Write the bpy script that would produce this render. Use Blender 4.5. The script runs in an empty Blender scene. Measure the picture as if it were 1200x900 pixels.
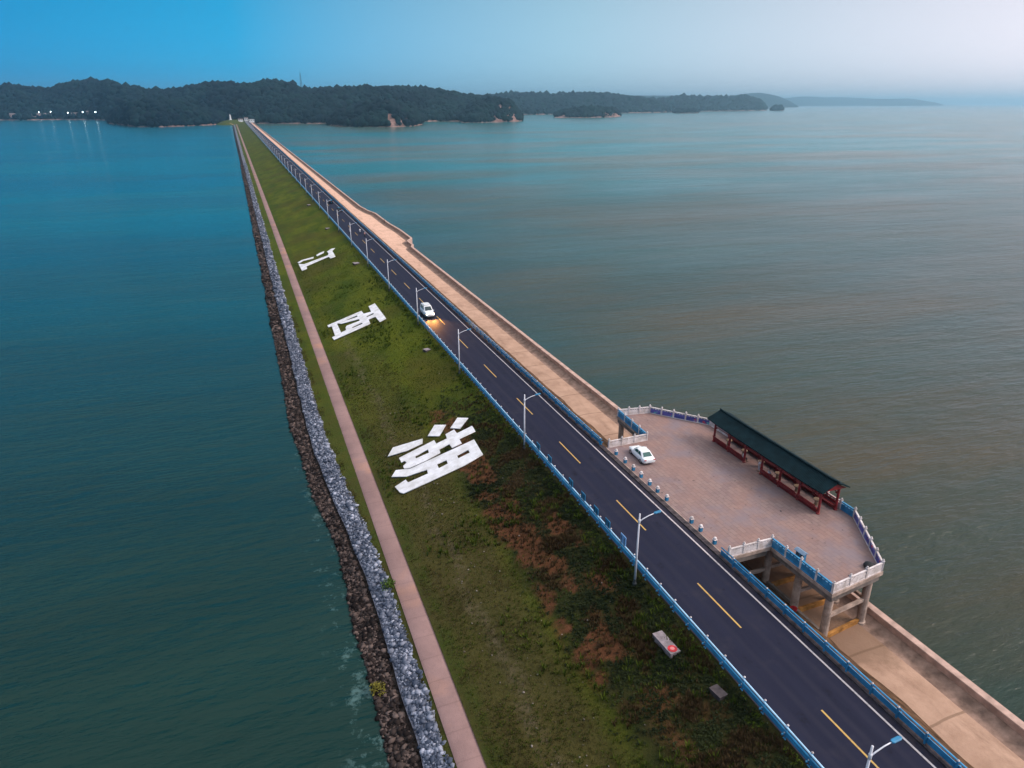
import bpy, bmesh, math, random
import numpy as np
from mathutils import Vector, Matrix, noise
random.seed(7); RNG = np.random.default_rng(7)
SC = bpy.context.scene
COL = SC.collection
R = math.radians

# ------------------------------------------------------------------ helpers
def lerp(a, b, t): return a + (b - a) * t
def sstep(a, b, x):
    t = min(1, max(0, (x - a) / (b - a))); return t * t * (3 - 2 * t)
def n2(x, y, s, z=0.0): return noise.noise(Vector((x / s, y / s, z)))
def fbm(x, y, s, z=0.0, o=4):
    v = 0; a = 1; t = 0
    for i in range(o):
        v += a * noise.noise(Vector((x / s, y / s, z + i * 7.1))); t += a; a *= .5; s *= .5
    return v / t

class MB:
    """collects shapes and links them as one mesh object"""
    def __init__(self): self.v = []; self.f = []; self.m = []; self.mi = 0
    def add(self, vs, fs):
        o = len(self.v); self.v += [tuple(p) for p in vs]
        for f in fs: self.f.append([o + i for i in f]); self.m.append(self.mi)
        return self
    def box(self, x0, x1, y0, y1, z0, z1):
        return self.add([(x0,y0,z0),(x1,y0,z0),(x1,y1,z0),(x0,y1,z0),(x0,y0,z1),(x1,y0,z1),(x1,y1,z1),(x0,y1,z1)],
                 [(0,3,2,1),(4,5,6,7),(0,1,5,4),(1,2,6,5),(2,3,7,6),(3,0,4,7)])
    def cbox(self, c, s, rz=0, b=0.0):
        x, y, z = [k / 2 for k in s]; ca, sa = math.cos(rz), math.sin(rz)
        if b <= 0:
            pts = [(-x,-y,-z),(x,-y,-z),(x,y,-z),(-x,y,-z),(-x,-y,z),(x,-y,z),(x,y,z),(-x,y,z)]
            fs = [(0,3,2,1),(4,5,6,7),(0,1,5,4),(1,2,6,5),(2,3,7,6),(3,0,4,7)]
        else:
            pts = []
            for zz, k in ((-z, b), (-z + b, 0), (z - b, 0), (z, b)):
                for (ux, uy, dx, dy) in ((-1,-1,b,0),(1,-1,-b,0),(1,-1,0,b),(1,1,0,-b),(1,1,-b,0),(-1,1,b,0),(-1,1,0,-b),(-1,-1,0,b)):
                    pts.append((ux * (x - k) + dx * .8, uy * (y - k) + dy * .8, zz))
            fs = [tuple(range(7, -1, -1)), tuple(range(24, 32))]
            for l in range(3):
                for i in range(8): j = (i + 1) % 8; fs.append((l*8+i, l*8+j, l*8+8+j, l*8+8+i))
        return self.add([(c[0]+px*ca-py*sa, c[1]+px*sa+py*ca, c[2]+pz) for px, py, pz in pts], fs)
    def tube(self, pts, rad, n=8, cap=True):
        pts = [Vector(p) for p in pts]
        if not hasattr(rad, '__len__'): rad = [rad] * len(pts)
        vs = []; fs = []
        for i, p in enumerate(pts):
            d = (pts[min(i+1, len(pts)-1)] - pts[max(i-1, 0)]).normalized()
            u = d.cross(Vector((0,0,1)) if abs(d.z) < .95 else Vector((1,0,0))).normalized(); w = d.cross(u)
            for k in range(n):
                a = 2*math.pi*k/n; vs.append(p + (u*math.cos(a) + w*math.sin(a)) * rad[i])
        for i in range(len(pts)-1):
            for k in range(n):
                j = (k+1) % n; fs.append((i*n+k, i*n+j, i*n+n+j, i*n+n+k))
        if cap: fs += [tuple(range(n)), tuple(range(len(pts)*n-1, (len(pts)-1)*n-1, -1))]
        return self.add(vs, fs)
    def lathe(self, c, prof, n=12):
        vs = []; fs = []
        for r, z in prof:
            for k in range(n):
                a = 2*math.pi*k/n; vs.append((c[0]+r*math.cos(a), c[1]+r*math.sin(a), c[2]+z))
        for i in range(len(prof)-1):
            for k in range(n):
                j = (k+1) % n; fs.append((i*n+k, i*n+j, i*n+n+j, i*n+n+k))
        fs += [tuple(range(n-1,-1,-1)), tuple(range((len(prof)-1)*n, len(prof)*n))]
        return self.add(vs, fs)
    def prism(self, poly, z0, z1):
        n = len(poly); vs = [(x,y,z0) for x,y in poly] + [(x,y,z1) for x,y in poly]
        fs = [tuple(range(n-1,-1,-1)), tuple(range(n,2*n))] + [(i,(i+1)%n,n+(i+1)%n,n+i) for i in range(n)]
        return self.add(vs, fs)
    def loft(self, rings, caps=True, closed=True):
        n = len(rings[0]); vs = [p for r in rings for p in r]; fs = []
        for i in range(len(rings)-1):
            for k in range(n if closed else n-1):
                j = (k+1) % n; fs.append((i*n+k, i*n+j, i*n+n+j, i*n+n+k))
        if caps: fs += [tuple(range(n-1,-1,-1)), tuple(range((len(rings)-1)*n, len(rings)*n))]
        return self.add(vs, fs)
    def build(self, name, mats, parent=None, smooth=False, fix=True, loc=None):
        me = bpy.data.meshes.new(name); me.from_pydata(self.v, [], self.f)
        for m in (mats if isinstance(mats, (list, tuple)) else [mats]): me.materials.append(m)
        me.polygons.foreach_set('material_index', self.m)
        if smooth: me.polygons.foreach_set('use_smooth', [True]*len(self.f))
        me.update()
        if fix:
            bm = bmesh.new(); bm.from_mesh(me); bmesh.ops.recalc_face_normals(bm, faces=bm.faces); bm.to_mesh(me); bm.free()
        o = bpy.data.objects.new(name, me); COL.objects.link(o)
        if parent: o.parent = parent
        if loc: o.location = loc
        return o

def np_mesh(name, V, T, mat, parent=None, smooth=False, attr=None):
    me = bpy.data.meshes.new(name); k = T.shape[1]
    me.vertices.add(len(V)); me.vertices.foreach_set('co', V.astype(np.float32).ravel())
    me.loops.add(T.size); me.loops.foreach_set('vertex_index', T.astype(np.int32).ravel())
    me.polygons.add(len(T)); me.polygons.foreach_set('loop_start', np.arange(0, T.size, k, dtype=np.int32))
    me.polygons.foreach_set('loop_total', np.full(len(T), k, dtype=np.int32))
    if smooth: me.polygons.foreach_set('use_smooth', np.ones(len(T), dtype=bool))
    me.materials.append(mat); me.update(calc_edges=True); me.validate()
    if attr is not None:
        a = me.attributes.new('shade', 'FLOAT', 'POINT'); a.data.foreach_set('value', attr.astype(np.float32))
    o = bpy.data.objects.new(name, me); COL.objects.link(o)
    if parent: o.parent = parent
    return o

def tag(o, label, cat, group=None):
    o['label'] = label; o['category'] = cat
    if group: o['group'] = group
    return o
def setting(o, kind='structure', label=None, cat=None):
    o['kind'] = kind
    if label: o['label'] = label
    if cat: o['category'] = cat
    return o
def thing(name, label, cat, loc=(0,0,0), rz=0, group=None):
    o = bpy.data.objects.new(name, None); COL.objects.link(o); o.empty_display_size = .3
    o.location = loc; o.rotation_euler = (0,0,rz); return tag(o, label, cat, group)
def children_map():
    d = {}
    for o in COL.objects:
        if o.parent: d.setdefault(o.parent, []).append(o)
    return d
def copy_tree(o, parent=None, cm=None):
    cm = cm or children_map()
    c = o.copy(); COL.objects.link(c)
    if parent: c.parent = parent
    for ch in cm.get(o, []): copy_tree(ch, c, cm)
    return c

# ------------------------------------------------------------------ materials
MATTE = ('grass','leaves','blades','stalks','hill','dirt','silt','asphalt','teal','berm','riprap','rubble','paving','concrete','stone')
def new_mat(name):
    m = bpy.data.materials.new(name); m.use_nodes = True
    nt = m.node_tree; b = nt.nodes['Principled BSDF']
    if any(k in name for k in MATTE): b.inputs['Specular IOR Level'].default_value = .08
    return m, nt, b
def N(nt, t, **kw):
    n = nt.nodes.new(t)
    for k, v in kw.items():
        if k in n.inputs: n.inputs[k].default_value = v
        else: setattr(n, k, v)
    return n
def L(nt, a, b): nt.links.new(a, b)
def rgb(c): return (c[0], c[1], c[2], 1)
def pos(nt, scale=(1,1,1)):
    g = N(nt, 'ShaderNodeNewGeometry'); mp = N(nt, 'ShaderNodeMapping'); mp.inputs['Scale'].default_value = scale
    L(nt, g.outputs['Position'], mp.inputs['Vector']); return mp.outputs['Vector']
def noise_fac(nt, vec, scale, detail=5, rough=.6, lo=.35, hi=.65):
    n = N(nt, 'ShaderNodeTexNoise'); n.inputs['Scale'].default_value = scale; n.inputs['Detail'].default_value = detail; n.inputs['Roughness'].default_value = rough
    L(nt, vec, n.inputs['Vector'])
    r = N(nt, 'ShaderNodeMapRange'); r.inputs['From Min'].default_value = lo; r.inputs['From Max'].default_value = hi
    L(nt, n.outputs['Fac'], r.inputs['Value']); return r.outputs['Result']
def mix(nt, fac, a, b, mode='MIX'):
    n = N(nt, 'ShaderNodeMix'); n.data_type = 'RGBA'; n.blend_type = mode
    for v, s in ((fac, 0), (a, 6), (b, 7)):
        if isinstance(v, (int, float)): n.inputs[s].default_value = v
        elif isinstance(v, (tuple, list)): n.inputs[s].default_value = rgb(v)
        else: L(nt, v, n.inputs[s])
    return n.outputs[2]
def math_n(nt, op, a, b=None):
    n = N(nt, 'ShaderNodeMath'); n.operation = op; n.use_clamp = False
    for i, v in enumerate((a, b)):
        if v is None: continue
        if isinstance(v, (int, float)): n.inputs[i].default_value = v
        else: L(nt, v, n.inputs[i])
    return n.outputs[0]
def rng(nt, v, a, b, c=0, d=1, smooth=True):
    r = N(nt, 'ShaderNodeMapRange'); r.interpolation_type = 'SMOOTHSTEP' if smooth else 'LINEAR'
    r.inputs[1].default_value = a; r.inputs[2].default_value = b; r.inputs[3].default_value = c; r.inputs[4].default_value = d
    L(nt, v, r.inputs[0]); return r.outputs[0]
def sepxyz(nt):
    g = N(nt, 'ShaderNodeNewGeometry'); s = N(nt, 'ShaderNodeSeparateXYZ'); L(nt, g.outputs['Position'], s.inputs[0]); return s.outputs
def bump(nt, b, h, strength=.3, dist=.05):
    n = N(nt, 'ShaderNodeBump'); n.inputs['Strength'].default_value = strength; n.inputs['Distance'].default_value = dist
    L(nt, h, n.inputs['Height']); L(nt, n.outputs[0], b.inputs['Normal']); return n

def simple(name, col, rough=.6, var=.12, scale=3.0, metal=0.0, bmp=.15, dark=None):
    m, nt, b = new_mat(name)
    v = pos(nt); f = noise_fac(nt, v, scale)
    d = dark or tuple(c * (1 - 2.2 * var) for c in col); l = tuple(min(1, c * (1 + var)) for c in col)
    L(nt, mix(nt, f, d, l), b.inputs['Base Color']); b.inputs['Roughness'].default_value = rough; b.inputs['Metallic'].default_value = metal
    if bmp: bump(nt, b, noise_fac(nt, v, scale * 6), bmp, .02)
    return m
def emit(name, col, s):
    m, nt, b = new_mat(name); b.inputs['Base Color'].default_value = rgb(col)
    b.inputs['Emission Color'].default_value = rgb(col); b.inputs['Emission Strength'].default_value = s; return m

M = {}
M['asphalt'] = None
def mat_asphalt():
    m, nt, b = new_mat('asphalt'); v = pos(nt); vl = pos(nt, (1, .08, 1))
    c = mix(nt, noise_fac(nt, vl, .7), (.011,.013,.028), (.019,.021,.042))
    c = mix(nt, noise_fac(nt, v, 14, 3), c, (.018,.019,.036), 'MIX')
    c = mix(nt, math_n(nt, 'MULTIPLY', noise_fac(nt, v, .35, 5, .65, .56, .74), .5), c, (.036,.033,.046))
    sx = sepxyz(nt)
    lane = math_n(nt,'ABSOLUTE', math_n(nt,'SUBTRACT', math_n(nt,'ABSOLUTE', sx[0]), 1.85))
    track = rng(nt, math_n(nt,'ABSOLUTE', math_n(nt,'SUBTRACT', lane, .75)), .42, .05)
    c = mix(nt, math_n(nt,'MULTIPLY', math_n(nt,'MULTIPLY', track, noise_fac(nt, vl, .5, 5, .6, .25, .7)), .55), c, (.030,.029,.044))
    edge = math_n(nt,'MULTIPLY', rng(nt, math_n(nt,'ABSOLUTE', sx[0]), 3.3, 4.1), noise_fac(nt, v, .8, 5, .7, .35, .65))
    c = mix(nt, math_n(nt,'MULTIPLY', edge, .6), c, (.058,.046,.048))
    oil = math_n(nt,'MULTIPLY', rng(nt, lane, .5, .1), noise_fac(nt, v, .45, 5, .7, .56, .66))
    c = mix(nt, math_n(nt,'MULTIPLY', oil, .7), c, (.010,.010,.016))
    L(nt, c, b.inputs['Base Color']); b.inputs['Roughness'].default_value = .75
    bump(nt, b, noise_fac(nt, v, 40, 2), .25, .01); return m
M['asphalt'] = mat_asphalt()
def mat_paint(name, col, wear):
    m, nt, b = new_mat(name); v = pos(nt)
    c = mix(nt, math_n(nt, 'MULTIPLY', noise_fac(nt, v, 2.2, 6, .7, .5, .75), wear), col, (.08,.08,.09))
    L(nt, c, b.inputs['Base Color']); b.inputs['Roughness'].default_value = .7; return m
M['line_white'] = mat_paint('white_road_paint', (.46,.42,.43), .75)
M['line_yellow'] = mat_paint('yellow_road_paint', (.46,.29,.075), .75)
M['blue'] = simple('blue_rail_paint', (.03,.23,.44), .42, .14, 1.2)
M['blue_highlight'] = simple('sky_highlight_rail_paint', (.34,.56,.74), .35, .08, 1.5)  # pale tone is the sky's highlight painted onto the left top rail
M['blue_board'] = simple('blue_board_paint', (.02,.20,.38), .5, .1, 2)
M['blue_board_pale'] = simple('pale_blue_board_paint', (.22,.45,.80), .5, .06, 2)
M['white_stone'] = simple('white_stone', (.66,.60,.60), .65, .12, 1.4, dark=(.46,.40,.38))
M['white_paint'] = simple('white_paint', (.78,.78,.80), .35, .03, 2)
M['pole_white'] = simple('lamp_pole_paint', (.66,.66,.72), .4, .05, 2)
M['char_white'] = simple('white_slab_paint', (.75,.75,.79), .75, .07, .7, dark=(.56,.55,.55))
M['concrete'] = simple('concrete', (.42,.32,.27), .85, .18, 1.1)
M['concrete_dark'] = simple('weathered_concrete', (.20,.17,.155), .9, .2, .8)
M['ochre'] = simple('orange_lit_concrete', (.42,.20,.06), .85, .25, .9)  # orange light under the deck, painted into the beam colour
M['kerb'] = simple('kerb_stone', (.075,.062,.066), .85, .25, 1.5)
M['bin_roof'] = simple('faded_blue_roof', (.16,.24,.34), .6, .12, 2)
M['block'] = simple('grey_pink_block', (.25,.21,.225), .85, .2, 1.5)
M['red_wood'] = simple('red_lacquer_wood', (.24,.014,.017), .5, .2, 2)
M['roof'] = None
M['black'] = simple('black_rubber', (.012,.012,.013), .6, .1, 3)
M['darkgrey'] = simple('dark_metal', (.05,.055,.06), .5, .1, 3)
M['chrome'] = simple('rim_metal', (.5,.5,.52), .3, .05, 3, metal=.8)
M['glass'] = simple('tinted_glass', (.012,.03,.035), .06, .05, 1, bmp=0)
M['glass_green'] = simple('green_tinted_glass', (.01,.075,.065), .06, .05, 1, bmp=0)
M['car_white'] = simple('white_car_paint', (.80,.82,.84), .18, .02, 1, bmp=0)
M['car_black'] = simple('black_car_paint', (.012,.016,.022), .15, .05, 1, bmp=0)
M['tail'] = simple('red_lamp_glass', (.45,.02,.02), .2, .05, 3)
M['lampglass'] = simple('clear_lamp_glass', (.7,.7,.7), .15, .03, 3)
M['headlamp'] = emit('lit_headlamp', (1,.62,.22), 26)
M['tan_stone'] = simple('tan_stone', (.30,.21,.145), .7, .15, 3)
M['red_cloth'] = simple('red_cloth', (.5,.02,.03), .8, .15, 3)
M['skin'] = simple('skin', (.45,.27,.19), .6, .05, 5)
M['hair'] = simple('black_hair', (.012,.010,.009), .6, .1, 5)
M['cloth_white'] = simple('white_cloth', (.72,.72,.76), .85, .06, 5)
M['cloth_grey'] = simple('grey_cloth', (.42,.42,.46), .85, .06, 5)
M['cloth_dark'] = simple('dark_cloth', (.03,.032,.045), .85, .1, 5)
M['cloth_pink'] = simple('pink_cloth', (.55,.28,.28), .85, .06, 5)
M['wall_white'] = simple('white_render', (.72,.74,.76), .8, .06, .5)
M['wall_pink'] = simple('pinkish_render', (.42,.28,.25), .85, .1, .5)
M['tile_roof'] = simple('grey_roof_tile', (.16,.12,.12), .8, .15, 1)
M['village_light'] = emit('lit_globe', (.85,.95,1), 9)

def mat_roof():
    m, nt, b = new_mat('dark_teal_tiles'); v = pos(nt)
    w = N(nt, 'ShaderNodeTexWave'); w.wave_type = 'BANDS'; w.bands_direction = 'Y'; w.inputs['Scale'].default_value = 1.6; w.inputs['Distortion'].default_value = .2
    L(nt, v, w.inputs['Vector'])
    c = mix(nt, noise_fac(nt, v, 1.2), (.002,.010,.013), (.005,.020,.026))
    c = mix(nt, math_n(nt, 'MULTIPLY', noise_fac(nt, v, .8, 6, .7, .66, .74), .4), c, (.03,.045,.04))
    L(nt, c, b.inputs['Base Color']); b.inputs['Roughness'].default_value = .65
    bump(nt, b, w.outputs['Fac'], .5, .06); return m
M['roof'] = mat_roof()

def mat_paving():
    m, nt, b = new_mat('stone_paving'); v = pos(nt)
    mp = N(nt, 'ShaderNodeMapping'); mp.inputs['Rotation'].default_value = (0,0,R(90)); L(nt, v, mp.inputs['Vector'])
    bt = N(nt, 'ShaderNodeTexBrick'); bt.inputs['Scale'].default_value = 1.0
    bt.inputs['Brick Width'].default_value = 1.1; bt.inputs['Row Height'].default_value = .55; bt.inputs['Mortar Size'].default_value = .022
    bt.inputs['Color1'].default_value = rgb((.215,.148,.142)); bt.inputs['Color2'].default_value = rgb((.26,.185,.17)); bt.inputs['Mortar'].default_value = rgb((.13,.095,.092))
    bt.inputs['Bias'].default_value = -.1
    L(nt, mp.outputs[0], bt.inputs['Vector'])
    c = mix(nt, math_n(nt,'MULTIPLY', noise_fac(nt, v, .22, 6, .65, .42, .62), .42), bt.outputs['Color'], (.30,.175,.14))
    c = mix(nt, math_n(nt,'MULTIPLY', noise_fac(nt, v, .16, 4, .6, .5, .64), .7), c, (.20,.165,.185))
    c = mix(nt, math_n(nt,'MULTIPLY', noise_fac(nt, v, .55, 7, .75, .58, .72), .6), c, (.12,.085,.085))
    c = mix(nt, noise_fac(nt, v, 1.7, 3, .5, .70, .74), c, (.07,.055,.06))
    L(nt, c, b.inputs['Base Color']); b.inputs['Roughness'].default_value = .7
    bump(nt, b, bt.outputs['Fac'], -.3, .01); return m
M['paving'] = mat_paving()

def mat_berm():
    m, nt, b = new_mat('berm_concrete'); v = pos(nt); s = sepxyz(nt)
    c = mix(nt, noise_fac(nt, v, .35, 6, .65), (.33,.208,.148), (.45,.295,.215))
    # bare dirt swept over the concrete by the platform, peach evening light painted into the far stretch
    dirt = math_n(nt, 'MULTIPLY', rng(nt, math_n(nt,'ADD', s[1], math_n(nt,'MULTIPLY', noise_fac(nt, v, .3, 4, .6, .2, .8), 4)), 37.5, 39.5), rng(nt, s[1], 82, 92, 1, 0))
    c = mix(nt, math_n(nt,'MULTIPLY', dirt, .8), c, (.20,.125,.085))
    c = mix(nt, math_n(nt,'MULTIPLY', rng(nt, s[1], 120, 300), .65), c, (.76,.48,.36))
    c = mix(nt, math_n(nt,'MULTIPLY', noise_fac(nt, pos(nt,(1,.25,1)), .5, 6, .7, .52, .70), .55), c, (.19,.115,.08))
    w = N(nt,'ShaderNodeTexWave'); w.bands_direction='Y'; w.inputs['Scale'].default_value=.037; w.inputs['Distortion'].default_value=1.2; w.inputs['Detail'].default_value=4; w.inputs['Detail Scale'].default_value=1.2
    L(nt, v, w.inputs['Vector'])
    c = mix(nt, math_n(nt,'MULTIPLY', rng(nt, w.outputs['Fac'], .9965,.9998), .55), c, (.13,.08,.05))
    L(nt, c, b.inputs['Base Color']); b.inputs['Roughness'].default_value = .9
    bump(nt, b, noise_fac(nt, v, 4), .3, .05); return m
M['berm'] = mat_berm()
M['parapet'] = simple('parapet_concrete', (.48,.33,.275), .85, .14, .8)
M['drain'] = simple('drain_silt', (.25,.165,.13), .9, .2, .9)
M['path'] = None
def mat_path():
    m, nt, b = new_mat('pink_paving'); v = pos(nt)
    c = mix(nt, noise_fac(nt, v, .18, 6, .7), (.215,.138,.130), (.295,.19,.178))
    c = mix(nt, math_n(nt,'MULTIPLY', noise_fac(nt, v, .11, 3, .6, .56, .70), .7), c, (.40,.215,.145))
    c = mix(nt, math_n(nt,'MULTIPLY', noise_fac(nt, v, 2.5, 5, .75, .55, .75), .55), c, (.16,.11,.11))
    w = N(nt,'ShaderNodeTexWave'); w.bands_direction='Y'; w.inputs['Scale'].default_value=.105; w.inputs['Distortion'].default_value=.25; L(nt, v, w.inputs['Vector'])
    c = mix(nt, math_n(nt,'MULTIPLY', rng(nt, w.outputs['Fac'], .99, .999), .28), c, (.14,.09,.08))
    L(nt, c, b.inputs['Base Color']); b.inputs['Roughness'].default_value = .9
    bump(nt, b, noise_fac(nt, v, 6), .3, .03); return m
M['path'] = mat_path()
M['slope_dirt'] = simple('dirt_slope', (.105,.06,.035), .95, .35, .7, bmp=.5)

def mat_grass():
    m, nt, b = new_mat('grass_slope'); v = pos(nt); s = sepxyz(nt)
    vy = pos(nt, (1, .45, 1))
    c = mix(nt, noise_fac(nt, vy, .16, 6, .65), (.038,.062,.004), (.094,.106,.007))
    c = mix(nt, math_n(nt,'MULTIPLY', noise_fac(nt, v, .06, 5, .6, .45, .62), .6), c, (.055,.044,.010))
    # olive, drier strip low on the slope
    low = math_n(nt,'MULTIPLY', rng(nt, s[0], -12.5, -16), rng(nt, s[1], 170, 60))
    c = mix(nt, math_n(nt,'MULTIPLY', low, .8), c, (.060,.047,.018))
    # stony old drain line
    wob = math_n(nt,'ADD', s[0], math_n(nt,'MULTIPLY', noise_fac(nt, v, .12, 4, .6, .2, .8), 2.4))
    line = math_n(nt,'MULTIPLY', rng(nt, math_n(nt,'ABSOLUTE', math_n(nt,'ADD', wob, 18.0)), 1.15, .15), noise_fac(nt, v, .9, 6, .75, .42, .6))
    line = math_n(nt,'MULTIPLY', line, rng(nt, s[1], 190, 120))
    c = mix(nt, math_n(nt,'MULTIPLY', line, .5), c, (.14,.105,.07))
    # weedy dark ground near the road on the close stretch
    near = math_n(nt,'MULTIPLY', rng(nt, math_n(nt,'ADD', s[0], math_n(nt,'MULTIPLY', noise_fac(nt, v, .15, 4, .6, .2, .8), 3)), -13.5, -11), rng(nt, s[1], 118, 72))
    c = mix(nt, math_n(nt,'MULTIPLY', near, .9), c, mix(nt, noise_fac(nt, v, .5, 6, .7), (.010,.017,.005), (.036,.030,.013)))
    # red soil showing through
    sa = N(nt,'ShaderNodeAttribute'); sa.attribute_name = 'shade'
    soil = math_n(nt,'MULTIPLY', rng(nt, sa.outputs['Fac'], .15, .6), noise_fac(nt, v, .9, 6, .75, .20, .50))
    c = mix(nt, math_n(nt,'MULTIPLY', soil, .85), c, mix(nt, noise_fac(nt, v, 1.1, 5), (.075,.029,.015), (.15,.056,.028)))
    c = mix(nt, math_n(nt,'MULTIPLY', noise_fac(nt, v, 2.2, 4, .7, .45, .75), .55), c, mix(nt, .5, c, (.015,.018,.004)))
    # verge by the path
    c = mix(nt, math_n(nt,'MULTIPLY', math_n(nt,'MULTIPLY', rng(nt, s[0], -21.5, -22.5), noise_fac(nt, v, .4)), .7), c, (.036,.058,.008))
    L(nt, c, b.inputs['Base Color']); b.inputs['Roughness'].default_value = .95
    bump(nt, b, noise_fac(nt, v, 3, 6, .7, .2, .8), .7, .15); return m
M['grass'] = mat_grass()
def mat_leaf(name, a, bcol):
    m, nt, b = new_mat(name); v = pos(nt)
    at = N(nt, 'ShaderNodeAttribute'); at.attribute_name = 'shade'
    c = mix(nt, at.outputs['Fac'], a, bcol)
    c = mix(nt, math_n(nt,'MULTIPLY', noise_fac(nt, v, .25), .4), c, tuple(x*.6 for x in a))
    L(nt, c, b.inputs['Base Color']); b.inputs['Roughness'].default_value = .85; return m
M['leaf_green'] = mat_leaf('green_leaves', (.036,.064,.007), (.088,.116,.014))
M['leaf_dark'] = mat_leaf('dark_weed_leaves', (.009,.015,.006), (.030,.038,.014))
M['leaf_dry'] = mat_leaf('dry_stalks', (.045,.025,.012), (.105,.070,.035))
M['leaf_olive'] = mat_leaf('olive_grass_blades', (.038,.034,.011), (.082,.064,.025))
M['leaf_bright'] = mat_leaf('bright_bush_leaves', (.035,.075,.012), (.08,.13,.025))
M['leaf_yellow'] = mat_leaf('yellow_bush_leaves', (.10,.09,.015), (.19,.17,.035))
M['rock_pale'] = mat_leaf('pale_riprap', (.06,.075,.11), (.44,.46,.55))
M['rock_dull'] = mat_leaf('dull_riprap', (.10,.08,.065), (.36,.31,.28))
M['rock_dark'] = mat_leaf('dark_wet_riprap', (.012,.009,.009), (.17,.125,.11))
M['base_pale'] = simple('pale_rubble_ground', (.20,.20,.24), .9, .3, 2.2, bmp=.8)
M['base_dark'] = simple('dark_rubble_ground', (.030,.024,.022), .9, .4, 2.0, bmp=.8)
M['hill_leaf'] = mat_leaf('hill_tree_leaves', (.001,.006,.011), (.006,.024,.023))

def mat_hill(name, rockamt=1.0):
    m, nt, b = new_mat(name); v = pos(nt); s = sepxyz(nt)
    c = mix(nt, noise_fac(nt, v, .02, 6, .65), (.002,.009,.011), (.005,.017,.016))
    at = N(nt, 'ShaderNodeAttribute'); at.attribute_name = 'shade'
    rock = mix(nt, noise_fac(nt, v, .05, 5, .7), (.10,.055,.045), (.36,.22,.19))
    band = math_n(nt,'MULTIPLY', rng(nt, math_n(nt,'ADD', s[2], math_n(nt,'MULTIPLY', noise_fac(nt, v, .012, 4, .6, .3, .7), 5)), -2.0, -5.0), rockamt)
    c = mix(nt, band, c, rock)
    c = mix(nt, at.outputs['Fac'], c, rock)
    L(nt, c, b.inputs['Base Color']); b.inputs['Roughness'].default_value = .95
    bump(nt, b, noise_fac(nt, v, .1, 6), .6, 3); return m
M['hill'] = mat_hill('wooded_hill')

def mat_water():
    m, nt, b = new_mat('lake_water'); s = sepxyz(nt)
    v = pos(nt)
    # turbid colour: green-teal on the sheltered side, silty brown-grey on the open side; far-left blue is painted sky reflection
    f = rng(nt, s[0], -40, 60)
    vx = pos(nt, (.35, 1.6, 1))
    left = mix(nt, noise_fac(nt, vx, .02, 5, .6), (.003,.019,.015), (.005,.028,.022))
    right = mix(nt, noise_fac(nt, vx, .012, 6, .65, .4, .6), (.012,.034,.026), (.046,.036,.014))
    gy = rng(nt, s[1], 20, 480)
    left = mix(nt, gy, left, mix(nt, noise_fac(nt, vx, .006, 5, .6), (.001,.085,.135), (.003,.112,.150)))
    right = mix(nt, rng(nt, math_n(nt,'ADD', s[1], math_n(nt,'MULTIPLY', noise_fac(nt, vx, .008, 5, .6, .3, .7), 180)), 120, 900), right, mix(nt, noise_fac(nt, vx, .0055, 6, .65, .44, .57), (.006,.135,.150), (.080,.095,.064)))
    c = mix(nt, f, left, right)
    # foam along the rubble shore and a few drifting streaks
    shore = math_n(nt,'MULTIPLY', rng(nt, s[0], -35.5, -31.5), rng(nt, s[0], -28, -29))
    shore = math_n(nt,'MULTIPLY', shore, rng(nt, s[1], 200, 40))
    foam = math_n(nt,'MULTIPLY', shore, noise_fac(nt, v, .55, 7, .75, .55, .66))
    st = math_n(nt,'MULTIPLY', rng(nt, s[0], -30, -36), noise_fac(nt, pos(nt,(.06,.35,1)), .32, 6, .7, .70, .78))
    foam = math_n(nt,'MAXIMUM', foam, math_n(nt,'MULTIPLY', math_n(nt,'MULTIPLY', st, .5), noise_fac(nt, v, .7, 4, .7, .4, .7)))
    c = mix(nt, math_n(nt,'MULTIPLY', foam, .26), c, (.24,.42,.42))
    L(nt, c, b.inputs['Base Color']); b.inputs['IOR'].default_value = 1.333; b.inputs['Specular IOR Level'].default_value = .36
    L(nt, math_n(nt,'ADD', math_n(nt,'MULTIPLY', foam, .5), .16), b.inputs['Roughness'])
    # ripples at three scales
    h1 = N(nt,'ShaderNodeTexNoise'); h1.inputs['Scale'].default_value=.42; h1.inputs['Detail'].default_value=5; h1.inputs['Roughness'].default_value=.6
    mp = N(nt,'ShaderNodeMapping'); mp.inputs['Rotation'].default_value=(0,0,R(22)); mp.inputs['Scale'].default_value=(.45,1.5,1); L(nt, v, mp.inputs['Vector']); L(nt, mp.outputs[0], h1.inputs['Vector'])
    h2 = N(nt,'ShaderNodeTexNoise'); h2.inputs['Scale'].default_value=.06; h2.inputs['Detail'].default_value=4; L(nt, mp.outputs[0], h2.inputs['Vector'])
    h3 = N(nt,'ShaderNodeTexNoise'); h3.inputs['Scale'].default_value=1.5; h3.inputs['Detail'].default_value=3; L(nt, mp.outputs[0], h3.inputs['Vector'])
    hh = math_n(nt,'ADD', math_n(nt,'MULTIPLY', h1.outputs['Fac'], 1.0), math_n(nt,'MULTIPLY', h2.outputs['Fac'], 2.4))
    hh = math_n(nt,'ADD', hh, math_n(nt,'MULTIPLY', h3.outputs['Fac'], .14))
    bn = bump(nt, b, hh, .6, .92)
    L(nt, rng(nt, noise_fac(nt, pos(nt,(.5,1.4,1)), .011, 5, .6, .35, .65), 0, 1, .30, .85), bn.inputs['Strength']); return m
M['water'] = mat_water()

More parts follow.
